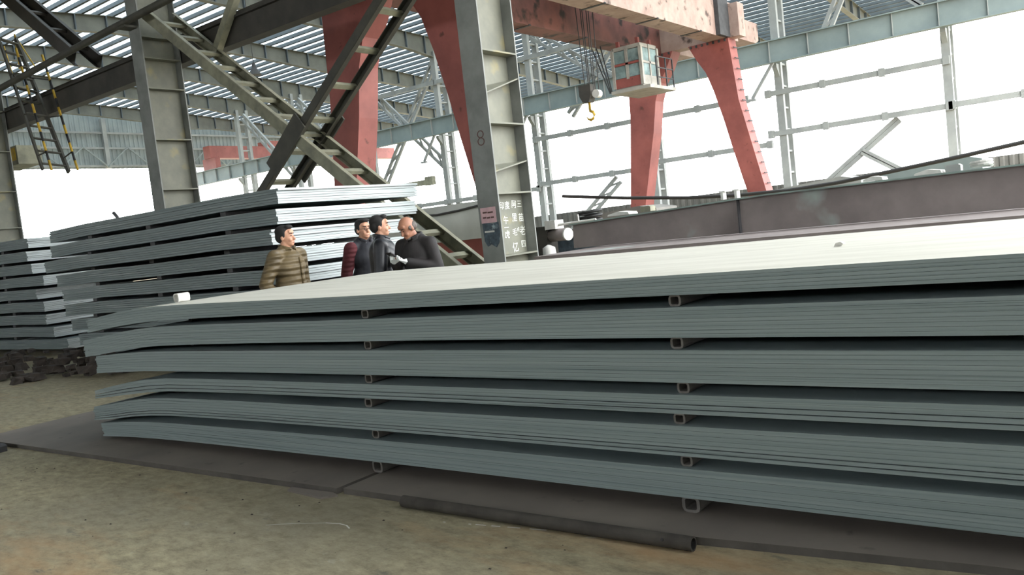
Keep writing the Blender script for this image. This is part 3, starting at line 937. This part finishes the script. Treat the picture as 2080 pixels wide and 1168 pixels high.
# ------------------------------------------------------------------ far row: lattice columns, crane beam, girts, braces
src = None
FC = [-51.5, -45.3, -38.8, -32.2, -25.6, -18.8, -12.4, -5.8]
FCL = ['seventh', 'sixth', 'fifth', 'fourth', 'third', '', '', '']
names = ['battened steel column of the far row, farthest left, by the end wall', 'battened steel column of the far row, second from the end wall',
         'battened steel column of the far row behind the front left crane leg', 'battened steel column of the far row left of column 8',
         'battened steel column of the far row just right of column 8', 'battened steel column of the far row behind the crane cab leg',
         'battened steel column of the far row right of the far crane legs', 'battened steel column of the far row nearest the right edge']
for i, x in enumerate(FC):
    base_ = (x, Y_FAR + .4, 0)
    if src is None:
        t = thing('far_column', names[i], 'column', base_, group='columns of the far row')
        ps = []
        for dy in (-.4, .4):
            mb = MB().box(-.16, .16, dy - .11, dy + .11, 0, 12.1)
            ps.append(mb.build('chord', 'far_steel', t))
        for k in range(12):
            ps.append(MB().box(-.1, .1, -.34, .34, .6 + k * .95, .68 + k * .95).build('batten', 'far_steel', t))
        ps.append(MB().box(-.3, .3, -.55, .55, 0, .05).build('base_plate', 'far_steel', t))
        ps.append(MB().prism([(-.42, 7.25), (-.85, 7.25), (-.85, 7.1), (-.42, 6.6)], 'X', -.1, .1).build('bracket', 'far_steel', t))
        src = (t, ps)
    else:
        t = thing('far_column', names[i], 'column', base_, group='columns of the far row')
        for q in src[1]:
            c = q.copy()
            COL.objects.link(c)
            c.parent = t
base = (-25, 36.3, 7.3)
t = thing('crane_beam', 'long blue-grey crane beam along the far column row', 'girder', base)
part(MB().box(-58, 8, 36.28, 36.31, 7.28, 8.18), 'web', 'far_beam', t, base)
part(MB().box(-58, 8, 36.12, 36.47, 7.25, 7.29), 'flange', 'far_beam', t, base)
part(MB().box(-58, 8, 36.12, 36.47, 8.17, 8.22), 'flange', 'far_beam', t, base)
sm = None
x = -57
while x < 8:
    if sm is None:
        o = MB().box(-.01, .01, -.13, .13, 7.29, 8.17).build('stiffener', 'far_steel', t, off=(0, 0, 7.3))
        sm = o.data
    else:
        o = bpy.data.objects.new('stiffener', sm)
        COL.objects.link(o)
        o.parent = t
    o.location = (x - base[0], 36.3 - base[1], 0)
    x += 1.65

def girt(x0, x1, z, label, hh=.22):
    base = ((x0 + x1) / 2, 36.9, z)
    t = thing('wall_girt', label, 'beam', base, group='girts of the far row')
    part(MB().box(x0, x1, 36.82, 36.98, z - hh / 2, z + hh / 2), 'rail', 'far_steel', t, base)
    n = int(abs(x1 - x0) / 2.2)
    for k in range(n + 1):
        x = lerp(x0, x1, k / max(1, n))
        part(MB().box(x - .12, x + .12, 36.78, 37.0, z - hh * .75, z + hh * .75), 'cleat', 'far_steel', t, base)


girt(-38.8, -32.3, 10.33, 'high grey tie rail above the tall stack, under the roof')
girt(-32.1, -19, 10.33, 'high grey tie rail right of column 8, under the roof')
girt(-25.6, -18.9, 6.0, 'upper grey girt between column 8 and the cab leg')
girt(-18.6, -13.9, 6.0, 'upper grey girt between the far crane legs')
girt(-12.9, -5.8, 6.05, 'upper grey girt right of the far crane legs')
girt(-25.6, -18.9, 3.62, 'lower grey girt between column 8 and the cab leg')
girt(-18.6, -13.0, 3.85, 'lower grey girt between the far crane legs')
girt(-12.9, -5.8, 4.28, 'lower grey girt right of the far crane legs')
girt(-5.7, 4, 4.3, 'lower grey girt at the right edge of the view')
girt(-39, -25.7, 3.4, 'grey ribbed girt behind the tall stack top')


def cross_brace(xa, za, xb, zb_, y, label, lat=0.35, n=7, m='far_steel'):
    base = ((xa + xb) / 2, y, min(za, zb_))
    t = thing('cross_brace', label, 'brace', base, group='braces of the far row')
    a, b = Vector((xa, y, za)), Vector((xb, y, zb_))
    d = (b - a).normalized()
    nrm = Vector((-d.z, 0, d.x))
    for s in (-1, 1):
        part(MB().bar(a + nrm * s * lat / 2, b + nrm * s * lat / 2, .16, .15), 'chord', m, t, base)
    for k in range(n):
        q0, q1 = a.lerp(b, k / n), a.lerp(b, (k + 1) / n)
        part(MB().bar(q0 + nrm * lat / 2, q1 - nrm * lat / 2, .09, .09), 'lacing', m, t, base)


cross_brace(-38.6, 11.6, -32.4, 5.6, 37.2, 'laced brace falling to the right above the tall stack', .4, 9)
cross_brace(-32.5, 11.8, -38.2, 4.6, 37.5, 'laced brace rising to the right above the tall stack', .35, 9)
cross_brace(-45.0, 11.6, -38.9, 6.0, 37.3, 'laced brace behind the ladder brace crossing', .4, 9)
cross_brace(-51.2, 11.6, -45.4, 6.0, 37.3, 'laced brace beside the farthest left column', .4, 9)
cross_brace(-32.0, 3.2, -35.5, .5, 37.0, 'short brace low behind the tall stack right end', .3, 4)
cross_brace(-25.4, 11.6, -18.9, 7.0, 37.3, 'laced brace behind the hook ropes falling right', .4, 9)
cross_brace(-19.0, 11.9, -23.6, 7.0, 37.5, 'laced brace behind the hook ropes rising right', .35, 7)
cross_brace(-24.3, .6, -20.9, 3.3, 37.1, 'laced brace low in the bright bay beside the cab leg', .35, 6)
cross_brace(-13.2, .05, -7.7, 4.1, 37.1, 'brace rising right in the bright bay at the right', .16, 4)
cross_brace(-9.2, 3.0, -4.95, .05, 37.05, 'short brace falling right in the bright bay at the right', .12, 3)
cross_brace(-10.3, 8.3, -8.6, 11.6, 37.3, 'dark laced brace rising to the roof at the upper right', .3, 6)
cross_brace(-8.6, 10.3, -6.6, 8.4, 37.3, 'short strut beside the dark laced brace at the upper right', .1, 2)
for x, lab in ((-31.9, 'left of column 8'), (-12.1, 'right of the far crane legs'), (-25.3, 'right of column 8')):
    base = (x - .9, 36.2, 6.1)
    t = thing('knee_brace', 'slanting knee strut under the far crane beam, ' + lab, 'brace', base)
    part(MB().bar((x - .25, 36.3, 7.3), (x - 1.3, 36.3, 5.9), .12, .12), 'strut', 'far_steel', t, base)
    part(MB().box(x - 1.5, x - 1.15, 36.2, 36.4, 5.8, 5.9), 'end_plate', 'far_steel', t, base)
base = (-33.5, 36.5, 4.9)
t = thing('walkway_beam', 'short grey beam against the bright opening above the tall stack', 'beam', base)
part(MB().box(-38.2, -33.2, 36.4, 36.6, 4.55, 4.85), 'web', 'brace', t, base)
part(MB().box(-33.4, -32.8, 36.35, 36.65, 4.5, 5.0), 'end_box', 'brace', t, base)

# second red crane far down the hall
base = (-54, 42, 8.8)
t = thing('far_crane_girder', 'faded red crane girder far down the hall behind the braces', 'girder', base)
part(MB().box(-55, -53.4, 36.1, 36.5, 8.22, 9.0), 'end_truck', 'crane_red', t, base)
part(MB().box(-54.6, -53.8, 36.0, 55, 9.0, 9.9), 'box_girder', 'crane_red', t, base)
part(MB().box(-54.8, -53.6, 41, 43, 9.9, 10.3), 'trolley', 'crane_red', t, base)

# ------------------------------------------------------------------ access stair with striped rails, top left
base = (-22.0, 10.6, 4.1)
t = thing('access_stair', 'steep steel ladder with yellow and black rails at the left', 'ladder', base)
def seg(mb_list, a, b, n):
    a, b = Vector(a), Vector(b)
    for k in range(n):
        part(MB().tube([a.lerp(b, k / n), a.lerp(b, (k + 1) / n)], .03, 8), 'rail_stripe', 'yellow' if k % 2 == 0 else 'black', t, base, True)
SF, SR = ((-22.75, 7.8), (-21.41, 4.17)), ((-23.1, 7.8), (-21.33, 4.09))
for yo, q in ((9.62, SF), (10.2, SR)):
    part(MB().bar((q[0][0], yo, q[0][1]), (q[1][0], yo, q[1][1]), .05, .14 if yo > 10 else .08), 'stringer', 'brace_dark', t, base)
seg(None, (-21.8, 9.6, 7.2), (-20.91, 9.6, 4.1), 13)
seg(None, (-21.8, 10.2, 7.1), (-20.86, 10.2, 4.09), 13)
for k in range(11):
    f = (k + .5) / 11
    a, b = [Vector((lerp(q[0][0], q[1][0], f), yo, lerp(q[0][1], q[1][1], f))) for yo, q in ((9.64, SF), (10.18, SR))]
    part(MB().bar(a, b, .14, .03, side=(1, 0, 0)), 'tread', 'brace_dark', t, base)
for f in (.3, .6, .9):
    for yo, q in ((9.61, SF), (10.2, SR)):
        a = Vector((lerp(q[0][0], q[1][0], f), yo, lerp(q[0][1], q[1][1], f)))
        b = Vector((lerp(-21.8, -20.9, f), yo, lerp(7.2, 4.1, f) + .15))
        part(MB().tube([a, b], .018, 6), 'baluster', 'brace_dark', t, base)
base = (-23.3, 10.5, 6.7)
t = thing('ladder_guard', 'thin yellow ropes hanging above the striped ladder', 'rope', base)
for a, b in (((-23.95, 10.25, 7.8), (-23.7, 10.25, 7.0)), ((-23.25, 10.25, 7.95), (-23.25, 10.25, 7.05)), ((-23.25, 10.25, 7.95), (-22.32, 10.25, 6.86))):
    part(MB().tube([a, b], .018, 6), 'rope', 'yellow', t, base)
base = (-25.4, 10.6, 4.8)
t = thing('control_box', 'yellowed steel box high at the left edge', 'box', base)
part(MB().box(-26.4, -24.85, 10.55, 11.2, 4.78, 5.3), 'body', 'brace', t, base)
part(MB().box(-25.6, -24.95, 10.535, 10.55, 4.9, 5.25), 'cover', 'yellow', t, base)
# roof lamp
base = (-28.97, 22, 9.0)
t = thing('pendant_lamp', 'small bell shaped lamp hanging from the roof', 'lamp', base)
part(MB().tube([(-28.97, 22, 9.45), (-28.97, 22, 13.4)], .015, 6), 'cord', 'cable', t, base)
part(MB().tube([(-28.97, 22, 9.45), (-28.97, 22, 9.25), (-28.97, 22, 8.95)], [.06, .1, .28], 14), 'shade', 'cable', t, base)

# ------------------------------------------------------------------ right: rusty platform with the tapered girder on it
base = (-1, 8.6, 0)
t = thing('plate_platform', 'rusty plate bench behind the front stack, carrying the brown girder', 'platform', base)
part(MB().box(-5.75, 5, 8.0, 10.6, 1.02, 1.085), 'deck', 'rust', t, base)
part(MB().box(-5.72, 5, 8.02, 10.58, .93, 1.018), 'deck_edge', 'rust_dark', t, base)
for x in (-5.3, -2.5, .3, 3.2):
    part(MB().box(x - .15, x + .15, 8.1, 8.4, 0, .93), 'leg', 'rust_dark', t, base)
    part(MB().box(x - .15, x + .15, 10.1, 10.4, 0, .93), 'leg', 'rust_dark', t, base)
base = (-1, 9.45, 1.085)
t = thing('tapered_girder', 'brown rusty tapered girder lying along the bench at the right', 'girder', base)
gp = [(-6.1, 1.09), (5, 1.09), (5, 1.51), (-3.4, 1.505), (-6.08, 1.41)]
part(MB().prism(gp, 'Y', 9.42, 9.44), 'web', 'rust', t, base)
for a, b in zip(gp[2:-1], gp[3:]):
    part(MB().bar((a[0], 9.45, a[1]), (b[0], 9.45, b[1]), .26, .018), 'flange', 'flange_green', t, base)
part(MB().box(-3.755, -3.74, 9.36, 9.42, 1.09, 1.485), 'stiffener', 'rust_dark', t, base)
for x in (-1.2, 1.6):
    part(MB().box(x - .012, x + .012, 9.33, 9.42, 1.09, 1.5), 'stiffener', 'rust', t, base) if x > 0 else None

rnd = random.Random(4)
def clutter(px, label, kind, x, y, z, m):
    o = None
    if kind == 'sheet':
        mb = MB()
        mb.prism([(x - px, z), (x + px, z), (x + px * .9, z + .03), (x, z + .05), (x - px * .95, z + .02)], 'Y', y - .12, y + .12)
    elif kind == 'coil':
        pts = [(x + px * math.cos(a), y + px * .8 * math.sin(a), z + .02 + .012 * a / 3) for a in [q * .5 for q in range(26)]]
        mb = MB().tube(pts, .018, 6)
    elif kind == 'block':
        mb = MB()
        mb.prism([(x - px, z), (x + px, z), (x + px, z + px * .8), (x + px * .7, z + px), (x - px, z + px * .95)], 'Y', y - px, y + px)
    elif kind == 'clamp':
        mb = MB().box(x - .015, x + .015, y - .05, y + .05, z, z + .09).box(x - .04, x + .04, y - .05, y + .05, z + .09, z + .105)
    o = mb.build('workshop_item', m, off=(x, y, z))
    return tag(o, label, {'sheet': 'sheet', 'coil': 'cable coil', 'block': 'block', 'clamp': 'clamp'}[kind])


clutter(.16, 'crumpled white sheet on the girder beside the cab leg', 'sheet', -5.35, 9.5, 1.46, 'pale')
clutter(.07, 'brown wooden block on the left end of the girder', 'block', -4.98, 9.5, 1.47, 'brace')
clutter(.0, 'small pale clamp standing on the girder, left of the pair', 'clamp', -3.95, 9.47, 1.505, 'pale')
clutter(.0, 'small pale clamp standing on the girder, right of the pair', 'clamp', -3.78, 9.47, 1.505, 'pale')
clutter(.1, 'flat white packet on the girder below the cable', 'sheet', -2.25, 9.5, 1.52, 'pale')
clutter(.13, 'folded pale sheet on the girder top towards the right edge', 'sheet', -1.72, 9.5, 1.52, 'pale')
clutter(.09, 'loose pale coil lying at the right end of the girder', 'coil', -1.25, 9.5, 1.52, 'pale')
clutter(.07, 'grey block at the right end of the girder', 'block', -1.5, 9.52, 1.52, 'far_steel')
# long dark cable sagging behind the girder
o = MB().tube([(-9.2, 14, 1.97), (-7.8, 14, 1.78), (-6.5, 14, 1.64), (-5.6, 14, 1.58), (-4.7, 14, 1.56), (-3.9, 14, 1.59), (-3.15, 14, 1.66), (-2.2, 14, 1.75), (-1.29, 14, 1.85), (.5, 14, 2.08), (3, 14, 2.5)], .032, 8).build('sagging_cable', 'cable', None, True, off=(-4, 14, 1.6))
tag(o, 'long dark cable sagging behind the brown girder', 'cable')
# distant scrap line behind the girder
for k, (x, wd, h, m_, lab) in enumerate(((-5.4, 1.0, 1.62, 'fence', 'dull grey machine housing between fence and brown girder, left'), (-2.9, .9, 1.72, 'far_steel', 'grey steel box standing behind the girder near the right'), (-1.7, .8, 1.82, 'far_beam', 'blue-grey steel box standing behind the girder at the right edge'))):
    y = 16
    X = x * y / 9.4
    base = (X, y, 0)
    t = thing('machine_housing', lab, 'machine', base)
    part(MB().prism([(X - wd, 0), (X + wd, 0), (X + wd, h * .95), (X + wd * .6, h), (X - wd, h * .93)], 'Y', y, y + 1), 'housing', m_, t, base)
    part(MB().box(X - wd * .8, X + wd * .2, y - .02, y, h * .5, h * .85), 'panel', 'far_steel', t, base)

# equipment right of column 8
base = (-7.4, 11.2, 0)
t = thing('winch_motor', 'small motor with white end disc on a dark post by column 8', 'motor', base)
part(MB().box(-7.95, -7.62, 11.0, 11.3, 0, 1.42), 'post', 'runway', t, base)
part(MB().tube([(-7.58, 11.1, 1.26), (-7.22, 11.0, 1.26)], .1, 16), 'motor_body', 'rust', t, base, True)
part(MB().tube([(-7.22, 11.0, 1.26), (-7.19, 10.99, 1.26)], .1, 20), 'end_disc', 'pale', t, base)
part(MB().box(-7.6, -7.4, 10.95, 11.2, 1.36, 1.5), 'terminal_box', 'pale', t, base)
part(MB().tube([(-7.4, 11.05, 1.42), (-6.7, 11.05, 1.44)], .02, 8), 'shaft', 'pale', t, base)
part(MB().tube([(-7.0, 11.05, 1.2), (-7.02, 11.05, 1.55)], .012, 6), 'lever', 'pale', t, base)
base = (-7.35, 11.1, 0)
mb = MB().tube([(-7.45, 10.8, 0), (-7.45, 10.8, .3), (-7.45, 10.8, .8), (-7.46, 10.8, 1.08), (-7.45, 10.8, 1.12)], [.13, .14, .12, .1, .03], 12)
tag(mb.build('white_sack', 'pale', None, True, off=(-7.45, 10.8, 0)), 'upright white sack under the motor beside column 8', 'sack')
base = (-7.4, 10.9, 0)
t = thing('dark_workbench', 'dark teal workbench loaded with cables behind column 8', 'workbench', base)
part(MB().box(-7.9, -5.9, 11.5, 12.3, 0, 1.25), 'cabinet', 'torn_paper', t, base)
part(MB().box(-7.95, -5.85, 11.45, 12.35, 1.25, 1.32), 'bench_top', 'runway', t, base)
tag(MB().tube([(-7.2 + .2 * math.cos(a), 11.7 + .15 * math.sin(a), 1.36 + .012 * a) for a in [q * .5 for q in range(40)]], .025, 6).build('hose_coil', 'black', None, True, off=(-7.2, 11.7, 1.34)), 'black coiled hose on the dark workbench', 'hose')
tag(MB().prism([(-6.7, 1.32), (-6.1, 1.32), (-6.05, 1.38), (-6.3, 1.42), (-6.65, 1.39)], 'Y', 11.6, 11.9).build('white_bundle', 'pale', off=(-6.4, 11.7, 1.32)), 'white bundle of rags on the dark workbench', 'rags')


# ------------------------------------------------------------------ people
def blob_mesh(name, shapes, voxel, m, parent, smooth_it=6, smooth_f=0.5):
    """Capsules ('c', p0, p1, r0, r1) and ellipsoids ('e', centre, radii[, rot z]) fused into one surface."""
    bm = bmesh.new()
    for s in shapes:
        if s[0] == 'e':
            c, rad = Vector(s[1]), s[2]
            mtx = Matrix.Translation(c)
            if len(s) > 3: mtx = mtx @ s[3]
            mtx = mtx @ Matrix.Diagonal((rad[0], rad[1], rad[2], 1))
            bmesh.ops.create_uvsphere(bm, u_segments=20, v_segments=12, radius=1, matrix=mtx)
        else:
            p0, p1, ra, rb = Vector(s[1]), Vector(s[2]), s[3], s[4]
            d = p1 - p0
            L = d.length
            q = d.to_track_quat('Z', 'Y').to_matrix().to_4x4() if L > 1e-6 else Matrix.Identity(4)
            sc = s[5] if len(s) > 5 else 1.0     # flatten across local x
            rows = [(-ra * math.cos(a), ra * math.sin(a)) for a in [R(k * 18) for k in range(0, 6)]] + [(L + rb * math.sin(a), rb * math.cos(a)) for a in [R(k * 18) for k in range(0, 6)]]
            rings = []
            for z, rr in rows:
                rr = max(rr, 1e-4)
                rings.append([bm.verts.new(Matrix.Translation(p0) @ q @ Vector((rr * math.cos(2 * math.pi * k / 16) * sc, rr * math.sin(2 * math.pi * k / 16), z))) for k in range(16)])
            for i in range(len(rings) - 1):
                for k in range(16):
                    bm.faces.new((rings[i][k], rings[i][(k + 1) % 16], rings[i + 1][(k + 1) % 16], rings[i + 1][k]))
            bm.faces.new(rings[0][::-1])
            bm.faces.new(rings[-1])
    me = bpy.data.meshes.new('tmp')
    bm.to_mesh(me)
    bm.free()
    o = bpy.data.objects.new('tmp_blob', me)
    COL.objects.link(o)
    rm = o.modifiers.new('r', 'REMESH')
    rm.mode = 'VOXEL'
    rm.voxel_size = voxel
    sm_ = o.modifiers.new('s', 'SMOOTH')
    sm_.factor = smooth_f
    sm_.iterations = smooth_it
    dg = bpy.context.evaluated_depsgraph_get()
    res = bpy.data.meshes.new_from_object(o.evaluated_get(dg))
    bpy.data.objects.remove(o)
    res.name = name
    res.materials.clear()
    res.materials.append(MATS[m])
    res.shade_smooth()
    ob = bpy.data.objects.new(name, res)
    COL.objects.link(ob)
    ob.parent = parent
    return ob


def person(loc, heading, label, h, skin, top, hairm, arms, head_yaw=0, head_tilt=0, bald=False, glasses=False, sleeve=None, gloves=False, collar=True, lean=0.0, hem=.84, bulk=1.0):
    k = h / 1.735
    root = thing('person', label, 'person', loc, heading)
    V = lambda x, y, z: Vector((x * k, y * k, z * k))
    hl = lean
    neck = V(.0 + hl, 0, 1.452)
    HM = Matrix.Translation(neck) @ Matrix.Rotation(head_yaw, 4, 'Z') @ Matrix.Rotation(head_tilt, 4, 'Y') @ Matrix.Scale(k, 4)
    rot = Matrix.Rotation(head_yaw, 4, 'Z') @ Matrix.Rotation(head_tilt, 4, 'Y')
    P = lambda x, y, z: HM @ Vector((x, y, z))
    def E(c, rad): return ('e', P(*c), [r_ * k for r_ in rad], rot)
    body = [E((-.005, 0, .185), (.093, .075, .092)), E((.03, 0, .13), (.062, .058, .085)), E((.062, 0, .075), (.034, .036, .03)),
            E((.04, 0, .10), (.05, .052, .05)), E((.075, 0, .205), (.022, .055, .03)),
            ('c', P(.092, 0, .165), P(.112, 0, .125), .009 * k, .014 * k),
            E((.088, .022, .075), (.012, .0, .0)) if False else E((.085, 0, .088), (.016, .026, .009)),
            E((.0, .078, .14), (.02, .01, .032)), E((.0, -.078, .14), (.02, .01, .032)),
            E((.072, .034, .115), (.022, .02, .02)), E((.072, -.034, .115), (.022, .02, .02)),
            ('c', P(-.005, 0, .09), V(-.015 + hl * .8, 0, 1.40), .056 * k, .066 * k)]
    # inner body
    body += [('c', V(hl * .8 - .015, 0, 1.31), V(0, 0, 1.0), .1 * k, .11 * k), ('c', V(0, 0, 1.0), V(0, 0, .92), .11 * k, .12 * k)]
    legs = []
    for s in (-1, 1):
        body += [('c', V(0, s * .09, .92), V(.01, s * .1, .5), .08 * k, .055 * k), ('c', V(.01, s * .1, .5), V(-.02, s * .1, .08), .055 * k, .04 * k)]
        legs += [('c', V(0, s * .09, .93), V(.015, s * .1, .5), .098 * k, .075 * k), ('c', V(.015, s * .1, .5), V(-.02, s * .1, .09), .075 * k, .062 * k)]
    jack = [('c', V(hl * .8, 0, 1.33), V(0, 0, 1.0), .15 * k * bulk, .155 * k * bulk, 1.0), ('e', V(.01 + hl * .8, 0, 1.27), [.145 * k * bulk, .195 * k * bulk, .17 * k]),
            ('e', V(0, 0, 1.05), [.15 * k * bulk, .185 * k * bulk, .2 * k]), ('e', V(0, 0, hem + .09), [.15 * k * bulk, .18 * k * bulk, .1 * k]),
            ('c', V(hl * .8 - .01, -.145, 1.405), V(hl * .8 - .01, .145, 1.405), .075 * k, .075 * k), ('c', V(hl * .8 - .01, -.06, 1.445), V(hl * .8 - .01, .06, 1.445), .075 * k, .075 * k)]
    slv = []
    hands = []
    for s, (el, wr, hd, mode) in zip((-1, 1), arms):
        sh = V(hl * .8 - .005, s * .19, 1.395)
        el, wr = V(*el), V(*wr)
        hd = V(*hd)
        body += [('c', sh, el, .05 * k, .042 * k), ('c', el, wr, .042 * k, .03 * k)]
        slv += [('c', sh, el, .082 * k * bulk, .066 * k * bulk), ('c', el, wr, .066 * k * bulk, .05 * k * bulk)]
        # hand: palm, four fingers with a knuckle bend, thumb from the side of the palm
        d = (hd - wr).normalized()
        side = Vector((0, 0, 1)).cross(d)
        side = side.normalized() if side.length > .1 else Vector((0, 1, 0))
        upv = d.cross(side)
        hs = [('e', wr + d * .05 * k, [.045 * k, .018 * k, .04 * k], Matrix((d, upv, side)).transposed().to_4x4()), ('c', wr - d * .03 * k, wr + d * .03 * k, .028 * k, .027 * k)]
        curl = -1 if mode == 'hold' else -.5
        for f in range(4):
            o0 = wr + d * .085 * k + side * ((f - 1.5) * .021 * k)
            ln = (.030, .034, .032, .025)[f] * k
            o1 = o0 + d * ln
            o2 = o1 + (d * .55 - upv * curl * .6).normalized() * ln * .8
            o3 = o2 + (d * .1 - upv * curl).normalized() * ln * .6
            hs += [('c', o0, o1, .0095 * k, .009 * k), ('c', o1, o2, .009 * k, .0085 * k), ('c', o2, o3, .0085 * k, .0075 * k)]
        ts = -s
        t0 = wr + d * .035 * k + side * ts * .033 * k
        t1 = t0 + (d * .6 + side * ts * .8 - upv * curl * .3).normalized() * .035 * k
        t2 = t1 + (d * .9 + side * ts * .1 - upv * curl * .5).normalized() * .028 * k
        hs += [('c', t0, t1, .0125 * k, .0105 * k), ('c', t1, t2, .0105 * k, .009 * k)]
        hands.append(hs)
        if mode != 'pocket':
            body += hs
        if mode == 'pocket':
            jack.append(('e', wr + d * .05 * k, [.06 * k, .05 * k, .075 * k]))
    blob_mesh('body', body, .0085, skin, root, 4)
    if sleeve:
        blob_mesh('jacket_sleeves', slv, .013, sleeve, root)
        jk = blob_mesh('vest', jack, .013, top, root)
    else:
        jk = blob_mesh('jacket', jack + slv, .013, top, root)
    if collar:
        zc = 1.515
        cpts = [(-.075, 0, zc + .005), (-.055, .055, zc), (-.005, .08, zc - .01), (.05, .07, zc - .025), (.085, .035, zc - .045)]
        sh_ = []
        for sgn in (-1, 1):
            for (x0, y0, z0), (x1, y1, z1) in zip(cpts[:-1], cpts[1:]):
                for dz in (0, -.035):
                    sh_.append(('c', V(hl * .85 + x0, sgn * y0, z0 + dz), V(hl * .85 + x1, sgn * y1, z1 + dz), .018 * k, .018 * k))
        blob_mesh('collar', sh_, .008, top, root, 3)
    # zip line down the front, on the jacket surface
    blob_mesh('trousers', legs + [('c', V(0, -.05, .95), V(0, .05, .95), .125 * k, .125 * k)], .016, 'trousers', root)
    for s in (-1, 1):
        blob_mesh('shoe', [('c', V(-.05, s * .1, .045), V(.15, s * .115, .035), .048 * k, .042 * k), ('c', V(-.04, s * .1, .05), V(-.02, s * .1, .11), .045 * k, .045 * k)], .014, 'shoe', root)
    # face
    for s in (-1, 1):
        MB().add([], []) 
        blob_mesh('eye', [('e', P(.089, s * .031, .163), [.006 * k, .014 * k, .0055 * k], rot)], .0028, 'eye', root, 1)
        blob_mesh('eyebrow', [('c', P(.095, s * .016, .188), P(.083, s * .05, .19), .0055 * k, .004 * k)], .003, hairm, root, 1)
    blob_mesh('mouth', [('c', P(.0985, -.018, .088), P(.0985, .018, .088), .0045 * k, .0045 * k)], .0025, 'lips', root, 1)
    if bald:
        hs = [E((-.045, .05, .15), (.05, .03, .05)), E((-.045, -.05, .15), (.05, .03, .05)), E((-.07, 0, .15), (.034, .062, .06)), E((.012, .068, .16), (.03, .013, .03)), E((.012, -.068, .16), (.03, .013, .03))]
        hs += [E((.055, 0, .055), (.04, .045, .022))]
    else:
        hs = [E((-.022, 0, .215), (.092, .082, .075)), E((-.05, 0, .16), (.062, .08, .075)), E((.05, 0, .262), (.045, .062, .026)), E((-.005, .07, .18), (.04, .014, .05)), E((-.005, -.07, .18), (.04, .014, .05))]
    blob_mesh('hair', hs, .008, hairm, root, 3)
    if glasses:
        g = MB()
        for s in (-1, 1):
            pts = [P(.108, s * .033 + .022 * math.cos(a), .16 + .016 * math.sin(a)) for a in [R(q * 30) for q in range(13)]]
            g.tube(pts, .0022, 5)
            g.tube([P(.106, s * .055, .163), P(.02, s * .082, .165)], .0022, 5)
        g.tube([P(.108, -.011, .162), P(.108, .011, .162)], .0022, 5)
        g.build('glasses', 'black', root)
    return root, P, V, k, hands


ARM_POCKET = (((-.09, -.30, 1.10), (.06, -.215, .92), (.12, -.17, .86), 'pocket'), ((-.09, .30, 1.10), (.06, .215, .92), (.12, .17, .86), 'pocket'))
ARM_DOWN = (((-.04, -.27, 1.10), (.03, -.26, .86), (.05, -.255, .76), 'relaxed'), ((-.04, .27, 1.10), (.03, .26, .86), (.05, .255, .76), 'relaxed'))
ARM_PHONE = (((.02, -.27, 1.13), (.25, -.14, 1.23), (.33, -.075, 1.265), 'hold'), ((.02, .27, 1.13), (.25, .06, 1.22), (.335, -.005, 1.255), 'hold'))

r1, P1, V1, k1, _ = person((-7.72, 5.93 + .05, 0), R(8), 'person in olive brown quilted jacket, hands in pockets, looking right', 1.77, 'skin', 'jacket_olive', 'hair', ARM_POCKET, head_yaw=R(18), bulk=1.05)
# zip placket of the olive jacket
blob_mesh('zip_placket', [('c', V1(.155, .02, 1.36), V1(.165, .02, 1.2), .016, .016), ('c', V1(.165, .02, 1.2), V1(.165, .02, .9), .016, .016)], .008, 'jacket_olive', r1)
r2, *_ = person((-7.47, 6.94, 0), R(-12), 'person with glasses in dark vest over maroon sleeves, half hidden', 1.765, 'skin', 'vest_navy', 'hair', ARM_DOWN, head_yaw=R(2), glasses=True, sleeve='jacket_maroon', bulk=1.05)
r3, *_ = person((-6.83, 6.6, 0), R(44), 'person in black leather jacket seen from the side, facing right', 1.765, 'skin', 'leather', 'hair', ARM_DOWN, head_yaw=R(0), bulk=1.05)
r4, P4, V4, k4, h4 = person((-6.30, 6.61, 0), R(-84), 'balding person in dark coat, white gloves, looking down at a phone', 1.73, 'skin_dark', 'coat_brown', 'hair_grey', ARM_PHONE, head_yaw=R(-14), head_tilt=R(30), bald=True, lean=.03, bulk=.98)
for hs, s in zip(h4, (-1, 1)):
    gl = []
    for q in hs:
        if q[0] == 'e': gl.append(('e', q[1], [r_ * 1.12 for r_ in q[2]], q[3]))
        else: gl.append(('c', q[1], q[2], q[3] * 1.2, q[4] * 1.2))
    if s == 1 or True:
        blob_mesh('glove', gl, .005, 'glove', r4, 2)
ph = empty('phone_root')
bpy.data.objects.remove(ph)
mb = MB().box(-.075, .075, -.036, .036, -.005, .005)
ph = mb.build('mobile_phone', 'phone')
tag(ph, 'dark mobile phone held in white gloved hands', 'phone')
mw = Matrix.Translation(r4.location) @ Matrix.Rotation(R(-84), 4, 'Z') @ Matrix.Translation(V4(.36, -.06, 1.305)) @ Matrix.Rotation(R(-28), 4, 'Y')
ph.matrix_world = mw
